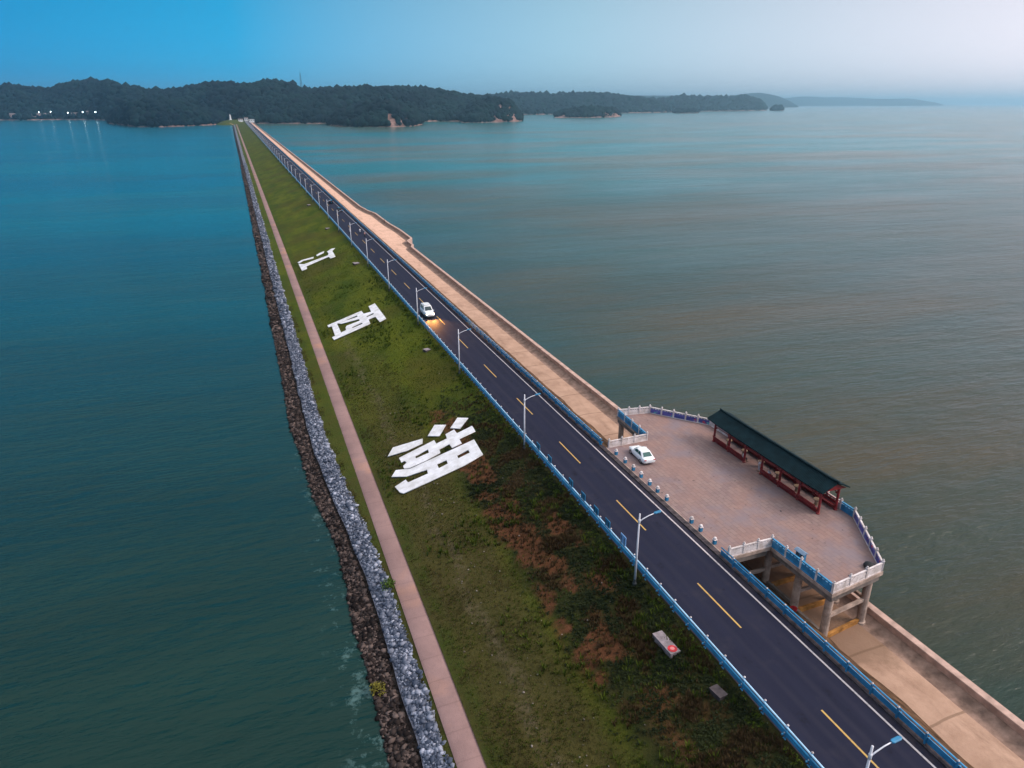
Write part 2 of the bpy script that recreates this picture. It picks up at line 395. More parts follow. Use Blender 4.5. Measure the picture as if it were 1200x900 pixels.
def mat_art():
    m, nt, b = new_mat('painted_panel'); v = pos(nt)
    c = mix(nt, noise_fac(nt, v, .9, 3, .5, .45, .55), (.05,.06,.24), (.10,.10,.36))
    c = mix(nt, noise_fac(nt, v, 1.1, 4, .6, .60, .64), c, (.42,.05,.10))
    c = mix(nt, noise_fac(nt, pos(nt,(1.3,1,1)), 1.5, 3, .5, .63, .66), c, (.10,.36,.40))
    L(nt, c, b.inputs['Base Color']); b.inputs['Roughness'].default_value = .5; return m
M['art'] = mat_art()

# ------------------------------------------------------------------ the dam: ground sheets
Y0, Y1 = -30, 2230
WATER = -8.5
def soil(x, y):
    a = math.exp(-((x+11.6-1.2*n2(0,y,16,4))/1.9)**2) * (1-sstep(84,112,y)) * sstep(34,44,y)
    b_ = .9*math.exp(-((x+7.6)/1.3)**2) * math.exp(-((y-58)/9)**2)
    c_ = .36*(1-sstep(38,52,y)) * math.exp(-((x+9)/3.5)**2)
    return max(0, min(1, 1.35*max(a,b_,c_) * sstep(-.35,.25,n2(x,y,3.2,6)+.4*n2(x,y,1.1,2))))
def slope_z(x, y):
    t = (x + 4.2) / 19.4                      # 0 at the road, -1 at the path
    z = -.15 + 6.05 * t
    k = math.sin(math.pi * min(1, max(0, -t)))
    if -22.8 < x < -7.6 and (78 < y < 97.5 or 147.5 < y < 167 or 221.5 < y < 242): k *= .12
    if y < 420: z += k * (.28 * n2(x, y, 7) + .12 * n2(x, y, 2.1))
    return z
def ystations(near, far_from, step_far=12.0):
    ys = []; y = Y0
    while y < far_from: ys.append(y); y += near
    while y < Y1: ys.append(y); y += step_far
    return ys + [Y1]
def sheet(name, xs, zf, mat, near=1.0, far_from=160, kind='structure', xf=None, at=None):
    ys = ystations(near, far_from); V = []; T = []
    n = len(xs)
    for y in ys:
        for i, x in enumerate(xs):
            xx = xf(i, x, y) if xf else x
            V.append((xx, y, zf(i, xx, y)))
    for j in range(len(ys)-1):
        for i in range(n-1): T.append((j*n+i, j*n+i+1, j*n+n+i+1, j*n+n+i))
    o = np_mesh(name, np.array(V), np.array(T), mat, smooth=True, attr=np.array([at(p[0],p[1]) for p in V]) if at else None); return setting(o, kind)

# left shore edge of the rubble: a little wider farther out
def shore_x(y): return -30.3 - 2.7 * sstep(66, 118, y) + .5 * n2(0, y, 14) - 1.6*sstep(400, 1400, y)
def vs_(y): return 2.3 * sstep(58, 112, y)
def pale_x(y): return -28.0 - 1.12 * vs_(y) + .25 * n2(5, y, 6) - .6*sstep(400,1400,y)
gx = [lerp(-23.6, -4.2, i/32) for i in range(33)]
sheet('grass_slope', gx, lambda i,x,y: slope_z(x,y), M['grass'], .7, 260, at=soil)
sheet('verge', [-24.9 - .0*i for i in (0,)] + [-25.6, -26.6], lambda i,x,y: (-6.46,-6.62,-6.98)[i] + .06*n2(x,y,1.5), M['grass'], 1.2, 160,
      xf=lambda i,x,y: (-25.3, -25.9, -26.5)[i] + (.18*n2(2,y,3) if i else 0) - vs_(y)*(0,.5,1)[i])
PX = (-25.75, -25.45, -23.65, -23.3)
sheet('footpath', list(PX), lambda i,x,y: (-6.5,-6.33,-6.30,-6.45)[i], M['path'], 1.5, 160)
sheet('pale_rubble_bank', [-26.2, -26.9, 0], lambda i,x,y: (-6.85,-7.05,-7.75)[i] + .10*n2(x,y,.9), M['base_pale'], .8, 160,
      xf=lambda i,x,y: (-26.0-vs_(y), -26.8-vs_(y)*1.02, pale_x(y)-.1)[i])
sheet('dark_rubble_bank', [0,1,2,3], lambda i,x,y: (-8.02,-8.12,-8.42,-11)[i] + .10*n2(x,y,.9), M['base_dark'], .8, 160,
      xf=lambda i,x,y: (pale_x(y), lerp(pale_x(y), shore_x(y), .5), shore_x(y)+.25, shore_x(y)-3.0)[i])
sheet('road', [-4.25, -2, 0, 2, 4.4], lambda i,x,y: (-.04,-.01,.03,-.0,-.03)[i], M['asphalt'], 4, 160)
sheet('road_shoulder', [-4.6, -4.2], lambda i,x,y: (-.30,-.052)[i], M['grass'], 4, 160)
mb = MB(); mb.box(4.4, 5.0, Y0, 1990, -.6, .10); setting(mb.build('kerb', M['kerb']), 'structure')

mb = MB()
dash0 = 39.62; per = 16.2; ln = 6.6
k = -4
while dash0 + k*per < 1990:
    a = dash0 + k*per; mb.add([(-.10,a,.045),(.06,a,.045),(.06,a+ln,.045),(-.10,a+ln,.045)], [(0,1,2,3)]); k += 1
setting(mb.build('centre_line', M['line_yellow'], fix=False), 'structure')
mb = MB()
for x in (3.62,):
    for a in range(Y0, 1990, 10): mb.add([(x,a,.004),(x+.17,a,.004),(x+.17,a+10,.004),(x,a+10,.004)], [(0,1,2,3)])
setting(mb.build('edge_line', M['line_white'], fix=False), 'structure')

# right side: dirt face, concrete berm, silted drain, parapet
def bulge(y):
    b = 1.2*sstep(250,254,y) + 2.6*sstep(262,268,y) - 1.0*sstep(285,310,y) - 2.0*sstep(335,352,y) - .8*sstep(352,365,y)
    return b
sheet('dam_face', [0,1,2,3,4], lambda i,x,y: (-.35,-1.9,-3.4,-4.8,-6.02)[i] + (.15*n2(x,y,2.5) if 0<i<4 else 0), M['slope_dirt'], 1.2, 160,
      xf=lambda i,x,y: (4.95, 7.0, 9.0, 10.8, 12.3+.35*n2(1,y,6)+.12*n2(3,y,1.3))[i])
sheet('berm', [0,1,2,3], lambda i,x,y: (-6.12,-5.98,-5.95,-6.0)[i], M['berm'], 1.5, 400, xf=lambda i,x,y: (11.9, 13.5, 15, 16.45+bulge(y)+.1*n2(9,y,4))[i])
sheet('drain', [0,1,2,3], lambda i,x,y: (-6.02,-6.14,-6.1,-5.7)[i], M['drain'], 1.5, 400, xf=lambda i,x,y: (16.35, 16.8, 17.3, 18.35)[i]+bulge(y)+(.12*n2(4,y,5) if i<3 else 0))
ys = ystations(2.0, 420); pm = MB(); prof = [(18.3,-6.6),(18.3,-5.12),(18.34,-5.05),(19.06,-5.05),(19.1,-5.12),(19.25,-11.5)]
rings = [[(x + bulge(y), y, z + .02*n2(x,y,9)) for x, z in prof] for y in ys if y <= 2050]
pm.loft(rings, True, True); par = pm.build('parapet_wall', M['parapet'])
tag(par, 'long low pinkish concrete parapet along the lake side of the berm', 'wall')

# ------------------------------------------------------------------ lake
def water_sheet():
    xs = np.concatenate([-np.geomspace(36000, 60, 40), np.linspace(-50, 50, 21), np.geomspace(60, 36000, 40)])
    ysn = np.concatenate([-np.geomspace(36000, 120, 16), np.linspace(-100, 1000, 40), np.geomspace(1050, 36000, 40)])
    X, Y = np.meshgrid(xs, ysn); V = np.stack([X.ravel(), Y.ravel(), np.full(X.size, WATER)], 1)
    n = len(xs); idx = np.arange(X.size).reshape(X.shape)
    T = np.stack([idx[:-1,:-1].ravel(), idx[:-1,1:].ravel(), idx[1:,1:].ravel(), idx[1:,:-1].ravel()], 1)
    return setting(np_mesh('lake_water', V, T, M['water']), 'structure')
water_sheet()

# ------------------------------------------------------------------ scattered rubble, grass, weeds
def ico(sub=1):
    bm = bmesh.new(); bmesh.ops.create_icosphere(bm, subdivisions=sub, radius=1)
    v = np.array([p.co[:] for p in bm.verts]); f = np.array([[q.index for q in t.verts] for t in bm.faces]); bm.free(); return v, f
ICO1 = ico(1); ICO2 = ico(2)
def scatter(name, tmpl, P, S, mat, shade, rot=True, jitter=.25, label=None, cat=None):
    """copies of a small template merged in one mesh; P positions, S per-copy xyz scale"""
    tv, tf = tmpl; n = len(P); k = len(tv)
    V = np.repeat(tv[None], n, 0).copy()
    if jitter: V *= 1 + RNG.uniform(-jitter, jitter, (n, k, 1))
    V *= S[:, None, :]
    a = RNG.uniform(0, 2*np.pi, n); ca, sa = np.cos(a)[:,None], np.sin(a)[:,None]
    x = V[:,:,0]*ca - V[:,:,1]*sa; y = V[:,:,0]*sa + V[:,:,1]*ca
    V[:,:,0] = x; V[:,:,1] = y
    V += P[:, None, :]
    T = (tf[None] + (np.arange(n)*k)[:,None,None]).reshape(-1, tf.shape[1])
    o = np_mesh(name, V.reshape(-1,3), T, mat, attr=np.repeat(shade, k))
    return setting(o, 'stuff', label, cat)

def rubble(name, xa, xb, zf, mat, n1, n2_, label, sz):
    P = []; S = []
    for cnt, ya, yb, s in ((n1, 28, 170, sz), (n2_, 170, 700, sz*1.7)):
        for i in range(cnt):
            y = ya + (yb-ya) * random.random()**1.3; t = random.random()
            x = lerp(xa(y), xb(y), t); z = zf(x, y, t)
            r = s * (random.uniform(.5, 1.2) if random.random() < .9 else random.uniform(1.3, 2.3)); P.append((x, y, z + r*.15)); S.append((r*random.uniform(.8,1.4), r*random.uniform(.7,1.1), r*random.uniform(.5,.85)))
    P = np.array(P); S = np.array(S); sh = RNG.random(len(P))**2.2
    return scatter(name, ICO1, P, S, mat, sh, jitter=.42, label=label, cat='rocks')
rubble('pale_rubble', lambda y: -26.0-vs_(y)+.35*n2(3,y,2.5), lambda y: pale_x(y)+.05, lambda x,y,t: (lerp(-6.85,-7.05,max(0,(-26.0-vs_(y)-x))/.8) if x > -26.8-vs_(y) else lerp(-7.05,-7.75,(-26.8-vs_(y)-x)/(-26.8-vs_(y)-pale_x(y)+.1)))+.04, M['rock_pale'], 11500, 5000, 'strip of pale broken stone rubble beside the footpath', .15)
rubble('dark_rubble', lambda y: pale_x(y)-.45, lambda y: shore_x(y)-.15, lambda x,y,t: lerp(-8.04,-8.48,t), M['rock_dark'], 12000, 6000, 'strip of dark wet rubble at the water edge', .165)

def blades(nb, h, spread):
    v = []; f = []
    for i in range(nb):
        a = 2*math.pi*i/nb + random.uniform(-.4,.4); r = spread*random.uniform(.2,.7); w = spread*random.uniform(.13,.25)
        bx, by = r*math.cos(a), r*math.sin(a); tx, ty = bx*random.uniform(1.6,2.6), by*random.uniform(1.6,2.6)
        o = len(v); v += [(bx-w*math.sin(a), by+w*math.cos(a), -.05), (bx+w*math.sin(a), by-w*math.cos(a), -.05), (tx, ty, h*random.uniform(.6,1))]; f.append((o,o+1,o+2))
    return np.array(v), np.array(f)
def leafball(nl, flat=.7, size=.34):
    v = []; f = []
    for i in range(nl):
        d = Vector((random.gauss(0,1), random.gauss(0,1), random.gauss(0,1))).normalized() * random.uniform(.35,1)
        d.z = abs(d.z) * flat; u = Vector((random.gauss(0,1), random.gauss(0,1), random.gauss(0,.5))).normalized(); w = u.cross(Vector((random.random(), random.random(), 1))).normalized()
        s = size * random.uniform(.6,1.2); o = len(v)
        v += [d - u*s, d + w*s*.55, d + u*s, d - w*s*.55]; f += [(o,o+1,o+2),(o,o+2,o+3)]
    return np.array(v), np.array(f)
def grow(name, tmpl, n, xr, yr, pw, keep, size, mat, label, cat='plants'):
    P = []; S = []; sh = []
    while len(P) < n:
        x = random.uniform(*xr); y = lerp(yr[0], yr[1], random.random()**pw)
        if random.random() > keep(x, y): continue
        s = size * random.uniform(.5, 1.5); P.append((x, y, slope_z(x, y) if x > -23.7 else -6.72)); S.append((s, s, s*random.uniform(.7,1.3)))
        sh.append(min(1, max(0, .5 + .9*n2(x, y, 5, 3) + random.gauss(0,.22))))
    return scatter(name, tmpl, np.array(P), np.array(S), mat, np.array(sh), jitter=.1, label=label, cat=cat)
clear = [(-7.3,42.3,-5.7,39.0)]
RIVER = [('o', [(-21.73, 237.75), (-20.17, 238.96), (-16.53, 237.13), (-16.89, 234.97), (-19.93, 237.05), (-21.36, 235.64)]), ('o', [(-15.67, 237.98), (-14.39, 239.47), (-12.83, 239.54), (-13.25, 237.14), (-15.46, 236.08)]), ('o', [(-12.19, 237.22), (-10.64, 238.98), (-9.43, 237.98), (-10.66, 235.55), (-10.86, 226.1), (-12.41, 226.06), (-12.62, 229.28), (-19.69, 228.03), (-19.9, 224.5), (-21.49, 224.3), (-21.61, 235.09), (-20.13, 231.89), (-12.53, 231.62), (-12.03, 234.62)])]
MIDDLE = [('o', [(-21.21, 162.44), (-13.09, 163.07), (-13.0, 160.24), (-11.36, 159.58), (-11.18, 164.23), (-9.6, 164.57), (-9.55, 150.9), (-11.09, 150.26), (-11.23, 154.94), (-12.79, 155.01), (-12.95, 151.8), (-21.14, 150.76), (-21.31, 153.01), (-20.62, 153.19), (-20.41, 160.52), (-21.13, 160.83)]), ('h', [(-12.84, 157.9), (-11.15, 158.03), (-11.17, 157.17), (-12.78, 157.03)]), ('h', [(-17.35, 161.06), (-14.49, 161.02), (-14.46, 159.92), (-16.49, 160.29)]), ('h', [(-18.97, 160.92), (-18.32, 159.61), (-14.51, 157.84), (-14.51, 156.58), (-17.5, 156.76), (-17.9, 155.88), (-18.05, 153.95), (-19.21, 153.74), (-19.15, 160.67)]), ('h', [(-16.7, 154.39), (-14.36, 154.61), (-14.38, 153.66), (-16.68, 153.64)])]
LAKE = [('o', [(-20.95, 92.38), (-19.78, 94.26), (-15.52, 92.99), (-15.87, 91.71), (-18.24, 91.57)]), ('o', [(-14.74, 93.08), (-13.06, 95.42), (-11.67, 93.92), (-13.33, 91.6)]), ('o', [(-11.42, 92.44), (-9.71, 94.52), (-8.45, 92.99), (-10.3, 91.05)]), ('o', [(-19.63, 90.59), (-14.26, 91.1), (-14.28, 89.87), (-12.63, 89.96), (-12.48, 91.3), (-11.1, 91.56), (-11.07, 90.14), (-8.69, 90.34), (-8.79, 88.42), (-11.25, 88.35), (-11.31, 86.96), (-12.74, 86.85), (-12.78, 88.17), (-14.31, 88.0), (-14.43, 87.03), (-16.52, 86.7), (-18.91, 86.68), (-19.61, 87.15), (-19.61, 87.98), (-18.99, 88.42), (-19.11, 89.13), (-19.62, 89.04)]), ('h', [(-17.67, 89.07), (-15.63, 89.36), (-15.74, 88.37), (-17.61, 88.4)]), ('o', [(-21.57, 86.56), (-20.71, 87.77), (-19.86, 87.14), (-18.93, 86.43), (-9.62, 86.47), (-9.84, 81.75), (-12.63, 81.23), (-17.9, 81.24), (-21.0, 81.28), (-21.37, 81.89), (-21.68, 83.78), (-20.06, 84.27), (-19.95, 83.34), (-17.18, 83.28), (-17.05, 84.3), (-19.78, 84.94)]), ('h', [(-15.58, 84.56), (-14.25, 84.43), (-14.32, 83.47), (-15.64, 83.33)]), ('h', [(-12.75, 84.4), (-11.07, 84.52), (-11.12, 83.67), (-12.8, 83.56)])]
def in_char(x, y):
    if not ((-22.3 < x < -8.2) and (79.5 < y < 96.5 or 149 < y < 166 or 223 < y < 241)): return False
    for data in (RIVER, MIDDLE, LAKE):
        for k, p in data:
            if k != 'o': continue
            c = False
            for (x1,y1),(x2,y2) in zip(p, p[1:]+p[:1]):
                if (y1 > y) != (y2 > y) and x < (x2-x1)*(y-y1)/(y2-y1)+x1: c = not c
            if c: return True
    return False
def near_zone(x, y): return sstep(-14.5, -10.5, x + 3*n2(x,y,7,9)) * (1 - sstep(75, 112, y))
grow('short_grass', blades(6, .9, .6), 20000, (-23.2,-4.5), (26,240), 1.5, lambda x,y: 0 if any(in_char(x+a,y+b) for a,b in ((0,0),(.22,0),(-.22,0),(0,.3),(0,-.3))) else (.9-.6*near_zone(x,y)) * (.35 + .65*sstep(-.2,.3,n2(x,y,6))), .17, M['leaf_green'], 'short green grass on the dam slope', 'grass')
grow('olive_grass', blades(6, .8, .6), 9000, (-23.2,-12), (26,130), 1.3, lambda x,y: 0 if any(in_char(x+a,y+b) for a,b in ((0,0),(.22,0),(-.22,0),(0,.3),(0,-.3))) else sstep(-12,-16,x)*(.3+.7*sstep(-.1,.3,n2(x,y,4,5))), .18, M['leaf_olive'], 'dry olive grass low on the dam slope', 'grass')
grow('dark_weeds', leafball(16), 5200, (-16,-4.6), (24,120), 1.25, lambda x,y: 0 if any(in_char(x+a,y+b) for a,b in ((0,0),(.22,0),(-.22,0),(0,.3),(0,-.3))) else near_zone(x,y)*sstep(-.25,.2,n2(x,y,3.2,1))*(1-.93*min(1,1.6*soil(x,y))), .26, M['leaf_dark'], 'dark leafy weeds on the slope below the near railing', 'weeds')
grow('dry_brush', blades(9, 1.1, .55), 5500, (-15,-4.6), (24,100), 1.3, lambda x,y: 0 if any(in_char(x+a,y+b) for a,b in ((0,0),(.22,0),(-.22,0),(0,.3),(0,-.3))) else near_zone(x,y)*max(sstep(.0,.35,-n2(x,y,3.2,1))*(1-soil(x,y)), .25*soil(x,y)), .30, M['leaf_dry'], 'dry brown brush among the weeds near the railing', 'brush')
grow('railing_weeds', leafball(14), 1500, (-5.6,-4.45), (24,200), 1.2, lambda x,y: sstep(-.2,.3,n2(x,y,2.2,4)), .22, M['leaf_green'], 'green weeds growing along the foot of the left railing', 'weeds')
grow('verge_grass', blades(6, .9, .6), 4200, (-28.6,-25.75), (28,190), 1.2, lambda x,y: sstep(-.3,.2,n2(x,y,3,8)) if x > -26.25-vs_(y) else 0, .17, M['leaf_olive'], 'sparse grass between the footpath and the pale rubble', 'grass')

grow('tall_grass', blades(11, 1.25, .7), 1500, (-23.2,-5), (24,200), 1.4, lambda x,y: 0 if any(in_char(x+a,y+b) for a,b in ((0,0),(.22,0),(-.22,0),(0,.3),(0,-.3))) else sstep(-.05,.4,n2(x,y,9,11)), .36, M['leaf_green'], 'taller green grass clumps scattered over the slope', 'grass')
P_ = []; S_ = []
for i in range(260):
    y = 26 + 150*random.random()**1.5; x = -18.2+2.2*n2(0,y,11,2)+random.gauss(0,1.6) if random.random() < .7 else random.uniform(-22,-5); x = min(-4.9, max(-23, x))
    r = random.uniform(.03,.10); P_.append((x,y,slope_z(x,y)+.06)); S_.append((r*1.3,r,r*.7))
scatter('loose_stones', ICO1, np.array(P_), np.array(S_), M['rock_dull'], RNG.random(260), jitter=.3, label='loose pale stones strewn over the grass slope', cat='stones')
def bush(name, label, x, y, z, s, mat):
    t = thing(name, label, 'bush', (x, y, z))
    lb = leafball(170, .9, .17); sh = np.repeat(RNG.random(170), 4)
    o = np_mesh('foliage', lb[0]*np.array((s, s*1.1, s*.9))+np.array((0,0,s*.25)), lb[1], mat, parent=t, attr=sh)
    st = MB()
    for k in range(5):
        a = k*1.3; st.tube([(0,0,-.1),(s*.25*math.cos(a),s*.25*math.sin(a),s*.5)], [.03,.012], 5)
    st.build('stem', M['slope_dirt'], t)
bush('shrub', 'bright green shrub between the footpath and the pale rubble', -26.3, 65.0, -7.0, .95, M['leaf_bright'])
bush('shrub', 'yellowish green shrub on the dark rubble at the water edge', -30.0, 52.0, -8.3, .85, M['leaf_yellow'])

# ------------------------------------------------------------------ white slab characters on the slope
SL = 6.05 / 19.4
def slab(polys, parent, name, y0):
    cu = bpy.data.curves.new('outline', 'CURVE'); cu.dimensions = '2D'; cu.fill_mode = 'BOTH'; cu.extrude = .045
    for p in polys:
        sp = cu.splines.new('POLY'); sp.points.add(len(p)-1); sp.use_cyclic_u = True
        for i, (x, y) in enumerate(p): sp.points[i].co = (x, y - y0, 0, 1)
    ob = bpy.data.objects.new('outline', cu); COL.objects.link(ob)
    dg = bpy.context.evaluated_depsgraph_get(); me = bpy.data.meshes.new_from_object(ob.evaluated_get(dg))
    COL.objects.unlink(ob); bpy.data.objects.remove(ob)
    for v in me.vertices: v.co.z += -.15 + SL * (v.co.x + 4.2) + .22
    me.materials.clear(); me.materials.append(M['char_white']); me.name = name
    o = bpy.data.objects.new(name, me); COL.objects.link(o); o.parent = parent; return o
def character(data, y0, label):
    t = thing('white_slab_character', label, 'hillside letter', (0, y0, 0), group='white characters laid on the dam slope')
    i = 0
    while i < len(data):
        polys = [data[i][1]]; i += 1
        while i < len(data) and data[i][0] == 'h': polys.append(data[i][1]); i += 1
        slab(polys, t, 'stroke', y0)
character(RIVER, 231, 'farthest and smallest looking white character on the slope, two loose dabs above an I shape')
character(MIDDLE, 157, 'white boxy character on the slope with a crossbar at its top beside the white van')
character(LAKE, 88, 'nearest white character on the slope, three slanting dabs beside a dense block')

# ------------------------------------------------------------------ railings
POST = None
def railing(name, label, x, ya, yb, out, step=2.45):
    """beam rail on posts: broad blue beam low, slim pale rail on top"""
    t = thing(name, label, 'railing', (x, ya, 0)); Lh = yb - ya
    mb = MB(); segs = max(1, int(Lh/12))
    ring = [(-.03*out,.20),(.07*out,.24),(.10*out,.36),(.06*out,.46),(.10*out,.56),(.07*out,.68),(-.03*out,.72)]
    mb.loft([[(px, Lh*i/segs, pz) for px, pz in ring] for i in range(segs+1)], True); mb.build('beam', M['blue'], t)
    mb = MB(); mb.loft([[(.085*math.cos(a)*1.0, Lh*i/segs, .98+.06*math.sin(a)) for a in [2*math.pi*k/8 for k in range(8)]] for i in range(segs+1)], True)
    mb.build('top_rail', M['blue_highlight'] if out < 0 else M['blue'], t, smooth=True)
    n = int(Lh/step); pb = MB(); pb.cbox((-.10*out,0,.50),(.12,.14,1.16),b=.01); pb.cbox((.18*out,0,.42),(.34,.10,.12)); pb.cbox((-.10*out,0,-.28),(.3,.3,.40),b=.02)
    pb.mi = 1; pb.cbox((.10*out+.002*out,0,.46),(.06,.10,.16)); pb.lathe((-.10*out,0,1.08),[(.085,0),(.10,.04),(.06,.09),(.015,.14)],8)
    first = None; rest = MB()
    for i in range(n+1):
        yy = i*step + .3
        if i < 100:
            if first is None: first = pb.build('post', [M['blue'], M['white_stone']], t); first.location = (0,yy,0)
            else:
                c = first.copy(); COL.objects.link(c); c.parent = t; c.location = (0,yy,0)
        elif i % 1 == 0:
            rest.cbox((-.10*out,yy,.48),(.14,.16,1.24))
    if rest.v:
        r = rest.build('post', M['blue'], t); r['kind'] = 'stuff'
    return t
railing('roadside_railing', 'long pale blue railing between the road and the grass slope', -4.28, 14, 1985, -1)
railing('roadside_railing', 'long blue railing between the road and the berm beyond the platform', 4.72, 75.5, 1985, 1)
railing('roadside_railing', 'short blue railing in front of the platform stilts, running to the bottom edge', 4.72, 12.5, 49.2, 1)

def board(y, label, mat, hgt=.95):
    t = thing('blue_board', label, 'board', (-4.28, y, 0), group='square boards fixed to the left railing')
    mb = MB(); mb.cbox((.02,0,.98+hgt/2),(.07,1.05,hgt),b=.015); mb.build('panel', mat, t)
    mb = MB()
    for s in (-.3,.3): mb.cbox((-.055,s,.98+hgt*.4),(.045,.05,hgt*.8))
    mb.build('bracket', M['darkgrey'], t)
for i, (y, lab) in enumerate(((75.8,'farthest blue board on the left railing, beside a street lamp'),(72.1,'second farthest blue board on the left railing'),(65.8,'third farthest blue board on the left railing, past the gap'),
      (62.5,'middle blue board on the left railing, fourth from the nearest pale one'),(59.3,'third blue board from the near end of the boarded railing'),(56.6,'dark blue board next to the pale board on the left railing'),
      (53.2,'pale blue board on the left railing, nearest of the boards'))):
    board(y, lab, M['blue_board_pale'] if i == 6 else M['blue_board'], 1.05 if i == 6 else .85)

# ------------------------------------------------------------------ street lamps
def street_lamp():
    t = thing('street_lamp', '', 'street lamp', (0,0,0))
    mb = MB(); mb.tube([(0,0,0.05),(0,0,3.5),(0,0,7.6)], [.12,.10,.07], 10); mb.build('pole', M['pole_white'], t, smooth=True)
    mb = MB(); mb.lathe((0,0,-.35),[(.20,0),(.20,.3),(.15,.38),(.125,.75)],10); mb.build('base', M['darkgrey'], t)
    mb = MB(); mb.tube([(0,0,6.75),(.4,0,6.98),(1.0,0,7.2),(1.6,0,7.32)], [.055,.05,.045,.04], 8); mb.lathe((0,0,6.6),[(.10,0),(.115,.05),(.115,.35),(.09,.4)],10); mb.build('arm', M['pole_white'], t, smooth=True)
    h = MB(); h.loft([[(x, y*w, z) for (y, z) in ((-.14,-.05),(.14,-.05),(.15,.02),(.08,.07),(-.08,.07),(-.15,.02))] for x, w in ((0,.55),(.12,1),(.62,1.05),(.72,.7))])
    for i, v in enumerate(h.v): h.v[i] = (v[0]+1.5, v[1], v[2]+7.34+v[0]*.12)
    hd = h.build('lamp_head', M['blue_board'], t)
    mb = MB(); mb.cbox((1.9,0,7.32),(.42,.2,.03)); mb.build('lens', M['lampglass'], hd)
    return t
lamp0 = street_lamp(); cm = children_map()
labs = ['nearest street lamp, only its arm and head showing at the bottom right','tall white street lamp by the left railing opposite the middle of the platform',
 'white street lamp beside the farthest blue board on the railing','white street lamp just on the near side of the white van','white street lamp standing beside the lit white van','white street lamp first behind the white van',
 'white street lamp level with the farthest white character']
i = 0; y = 21.6
while y < 1960:
    o = lamp0 if i == 0 else copy_tree(lamp0, None, cm)
    o.location = (-5.45 if i < 2 else -4.95, y, -.12)
    o['label'] = labs[i] if i < len(labs) else 'white single arm street lamp in the receding row beyond the farthest white character'
    o['group'] = 'street lamps along the left railing'
    i += 1; y += 27 if i == 1 else 30.4

# ------------------------------------------------------------------ platform over the berm
PA,PB,PC,PD,PE,PF,PG,PH,PI_,PJ = (5.02,74.8),(11.2,75.0),(11.3,83.6),(16.4,82.9),(22.3,76.0),(22.9,49.9),(17.95,41.4),(10.68,40.35),(10.42,48.6),(5.02,48.5)
DECK = [PA,PJ,PI_,PH,PG,PF,PE,PD,PC,PB]
deck = thing('viewing_platform', 'stone paved viewing platform standing on concrete stilts beside the road', 'platform', (12,60,0))
def at_deck(mbx, name, mat, parent=deck, smooth=False):
    o = mbx.build(name, mat, parent, smooth); o.matrix_parent_inverse = Matrix.Translation((-12,-60,0)); return o
mb = MB(); mb.prism(DECK, -.32, .07); at_deck(mb, 'slab', [M['concrete']])
mb = MB(); c = (13.5, 62)
mb.add([(x + (c[0]-x)*.012, y + (c[1]-y)*.006, .074) for x, y in DECK], [tuple(range(len(DECK)))]); at_deck(mb, 'paving', M['paving'])
def inset(p, d=.55):
    v = Vector((13.8-p[0], 62-p[1])).normalized(); return (p[0]+v.x*d, p[1]+v.y*d)
mb = MB()
for a, b in zip(DECK, DECK[1:]+DECK[:1]):
    if a[0] < 5.1 and b[0] < 5.1: continue
    a2 = Vector(a); b2 = Vector(b); m_ = (a2+b2)/2; d = (b2-a2); nrm = Vector((-d.y, d.x)).normalized()
    if (Vector((13.8,62))-m_).dot(nrm) < 0: nrm = -nrm
    off = nrm*.30; cc = m_+off
    mb.cbox((cc.x, cc.y, -.62), (d.length-.5, .36, .598), math.atan2(d.y, d.x))
at_deck(mb, 'edge_beam', M['concrete_dark'])
mb = MB()
for yy in (45.2,49.6,55,60.5,66,71.5,75.2,79): mb.box(11.4 if yy<49 or yy>75.4 else 6.2, 17.0 if yy<45.5 or yy>79 else 21.9, yy-.18, yy+.18, -.88, -.322)
at_deck(mb, 'cross_beam', M['concrete_dark'])
colp = [(11.35,41.1,-6.0),(16.9,41.9,-6.0),(11.35,45.2,-5.6),(16.9,45.4,-6),(11.2,49.5,-5.4),(16.9,49.6,-6),(6.4,49.5,-1.6)]
for yy in (55,60.5,66,71.5): colp += [(11.3,yy,-5.4),(16.9,yy,-6),(21.9,yy,-12)]
colp += [(11.8,75.4,-5.6),(6.4,74.2,-1.6),(11.9,79,-5.6),(16.6,79,-6),(11.9,83.0,-5.8),(16.0,82.4,-6)]
for x, y, zb in colp:
    mb = MB(); mb.lathe((x,y,0),[(.52,zb-.3),(.52,zb+.12),(.40,zb+.2),(.38,-.89),(.44,-.7),(.44,-.33)],14); at_deck(mb, 'column', M['concrete'], smooth=False)
def tie(p, q, z, mat=M['concrete'], h=.34):
    mb = MB(); a = Vector(p); b = Vector(q); d = b-a; m_ = (a+b)/2; mb.cbox((m_.x, m_.y, z), (d.length-.7, .3, h), math.atan2(d.y, d.x)); at_deck(mb, 'tie_beam', mat)
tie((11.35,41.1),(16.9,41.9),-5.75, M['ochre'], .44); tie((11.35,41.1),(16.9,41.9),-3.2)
tie((11.35,41.1),(11.35,45.2),-5.3, M['concrete_dark'], .44); tie((11.35,45.2),(11.2,49.5),-4.9, M['concrete_dark'], .44); tie((16.9,41.9),(16.9,45.4),-3.2); tie((16.9,45.4),(16.9,49.6),-3.2)
for yy, ya in ((45.2,45.3),(49.5,49.6),(55,55),(60.5,60.5),(79,79)):
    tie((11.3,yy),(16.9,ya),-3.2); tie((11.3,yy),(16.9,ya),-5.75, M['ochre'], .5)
tie((6.4,49.5),(11.2,49.5),-3.4)

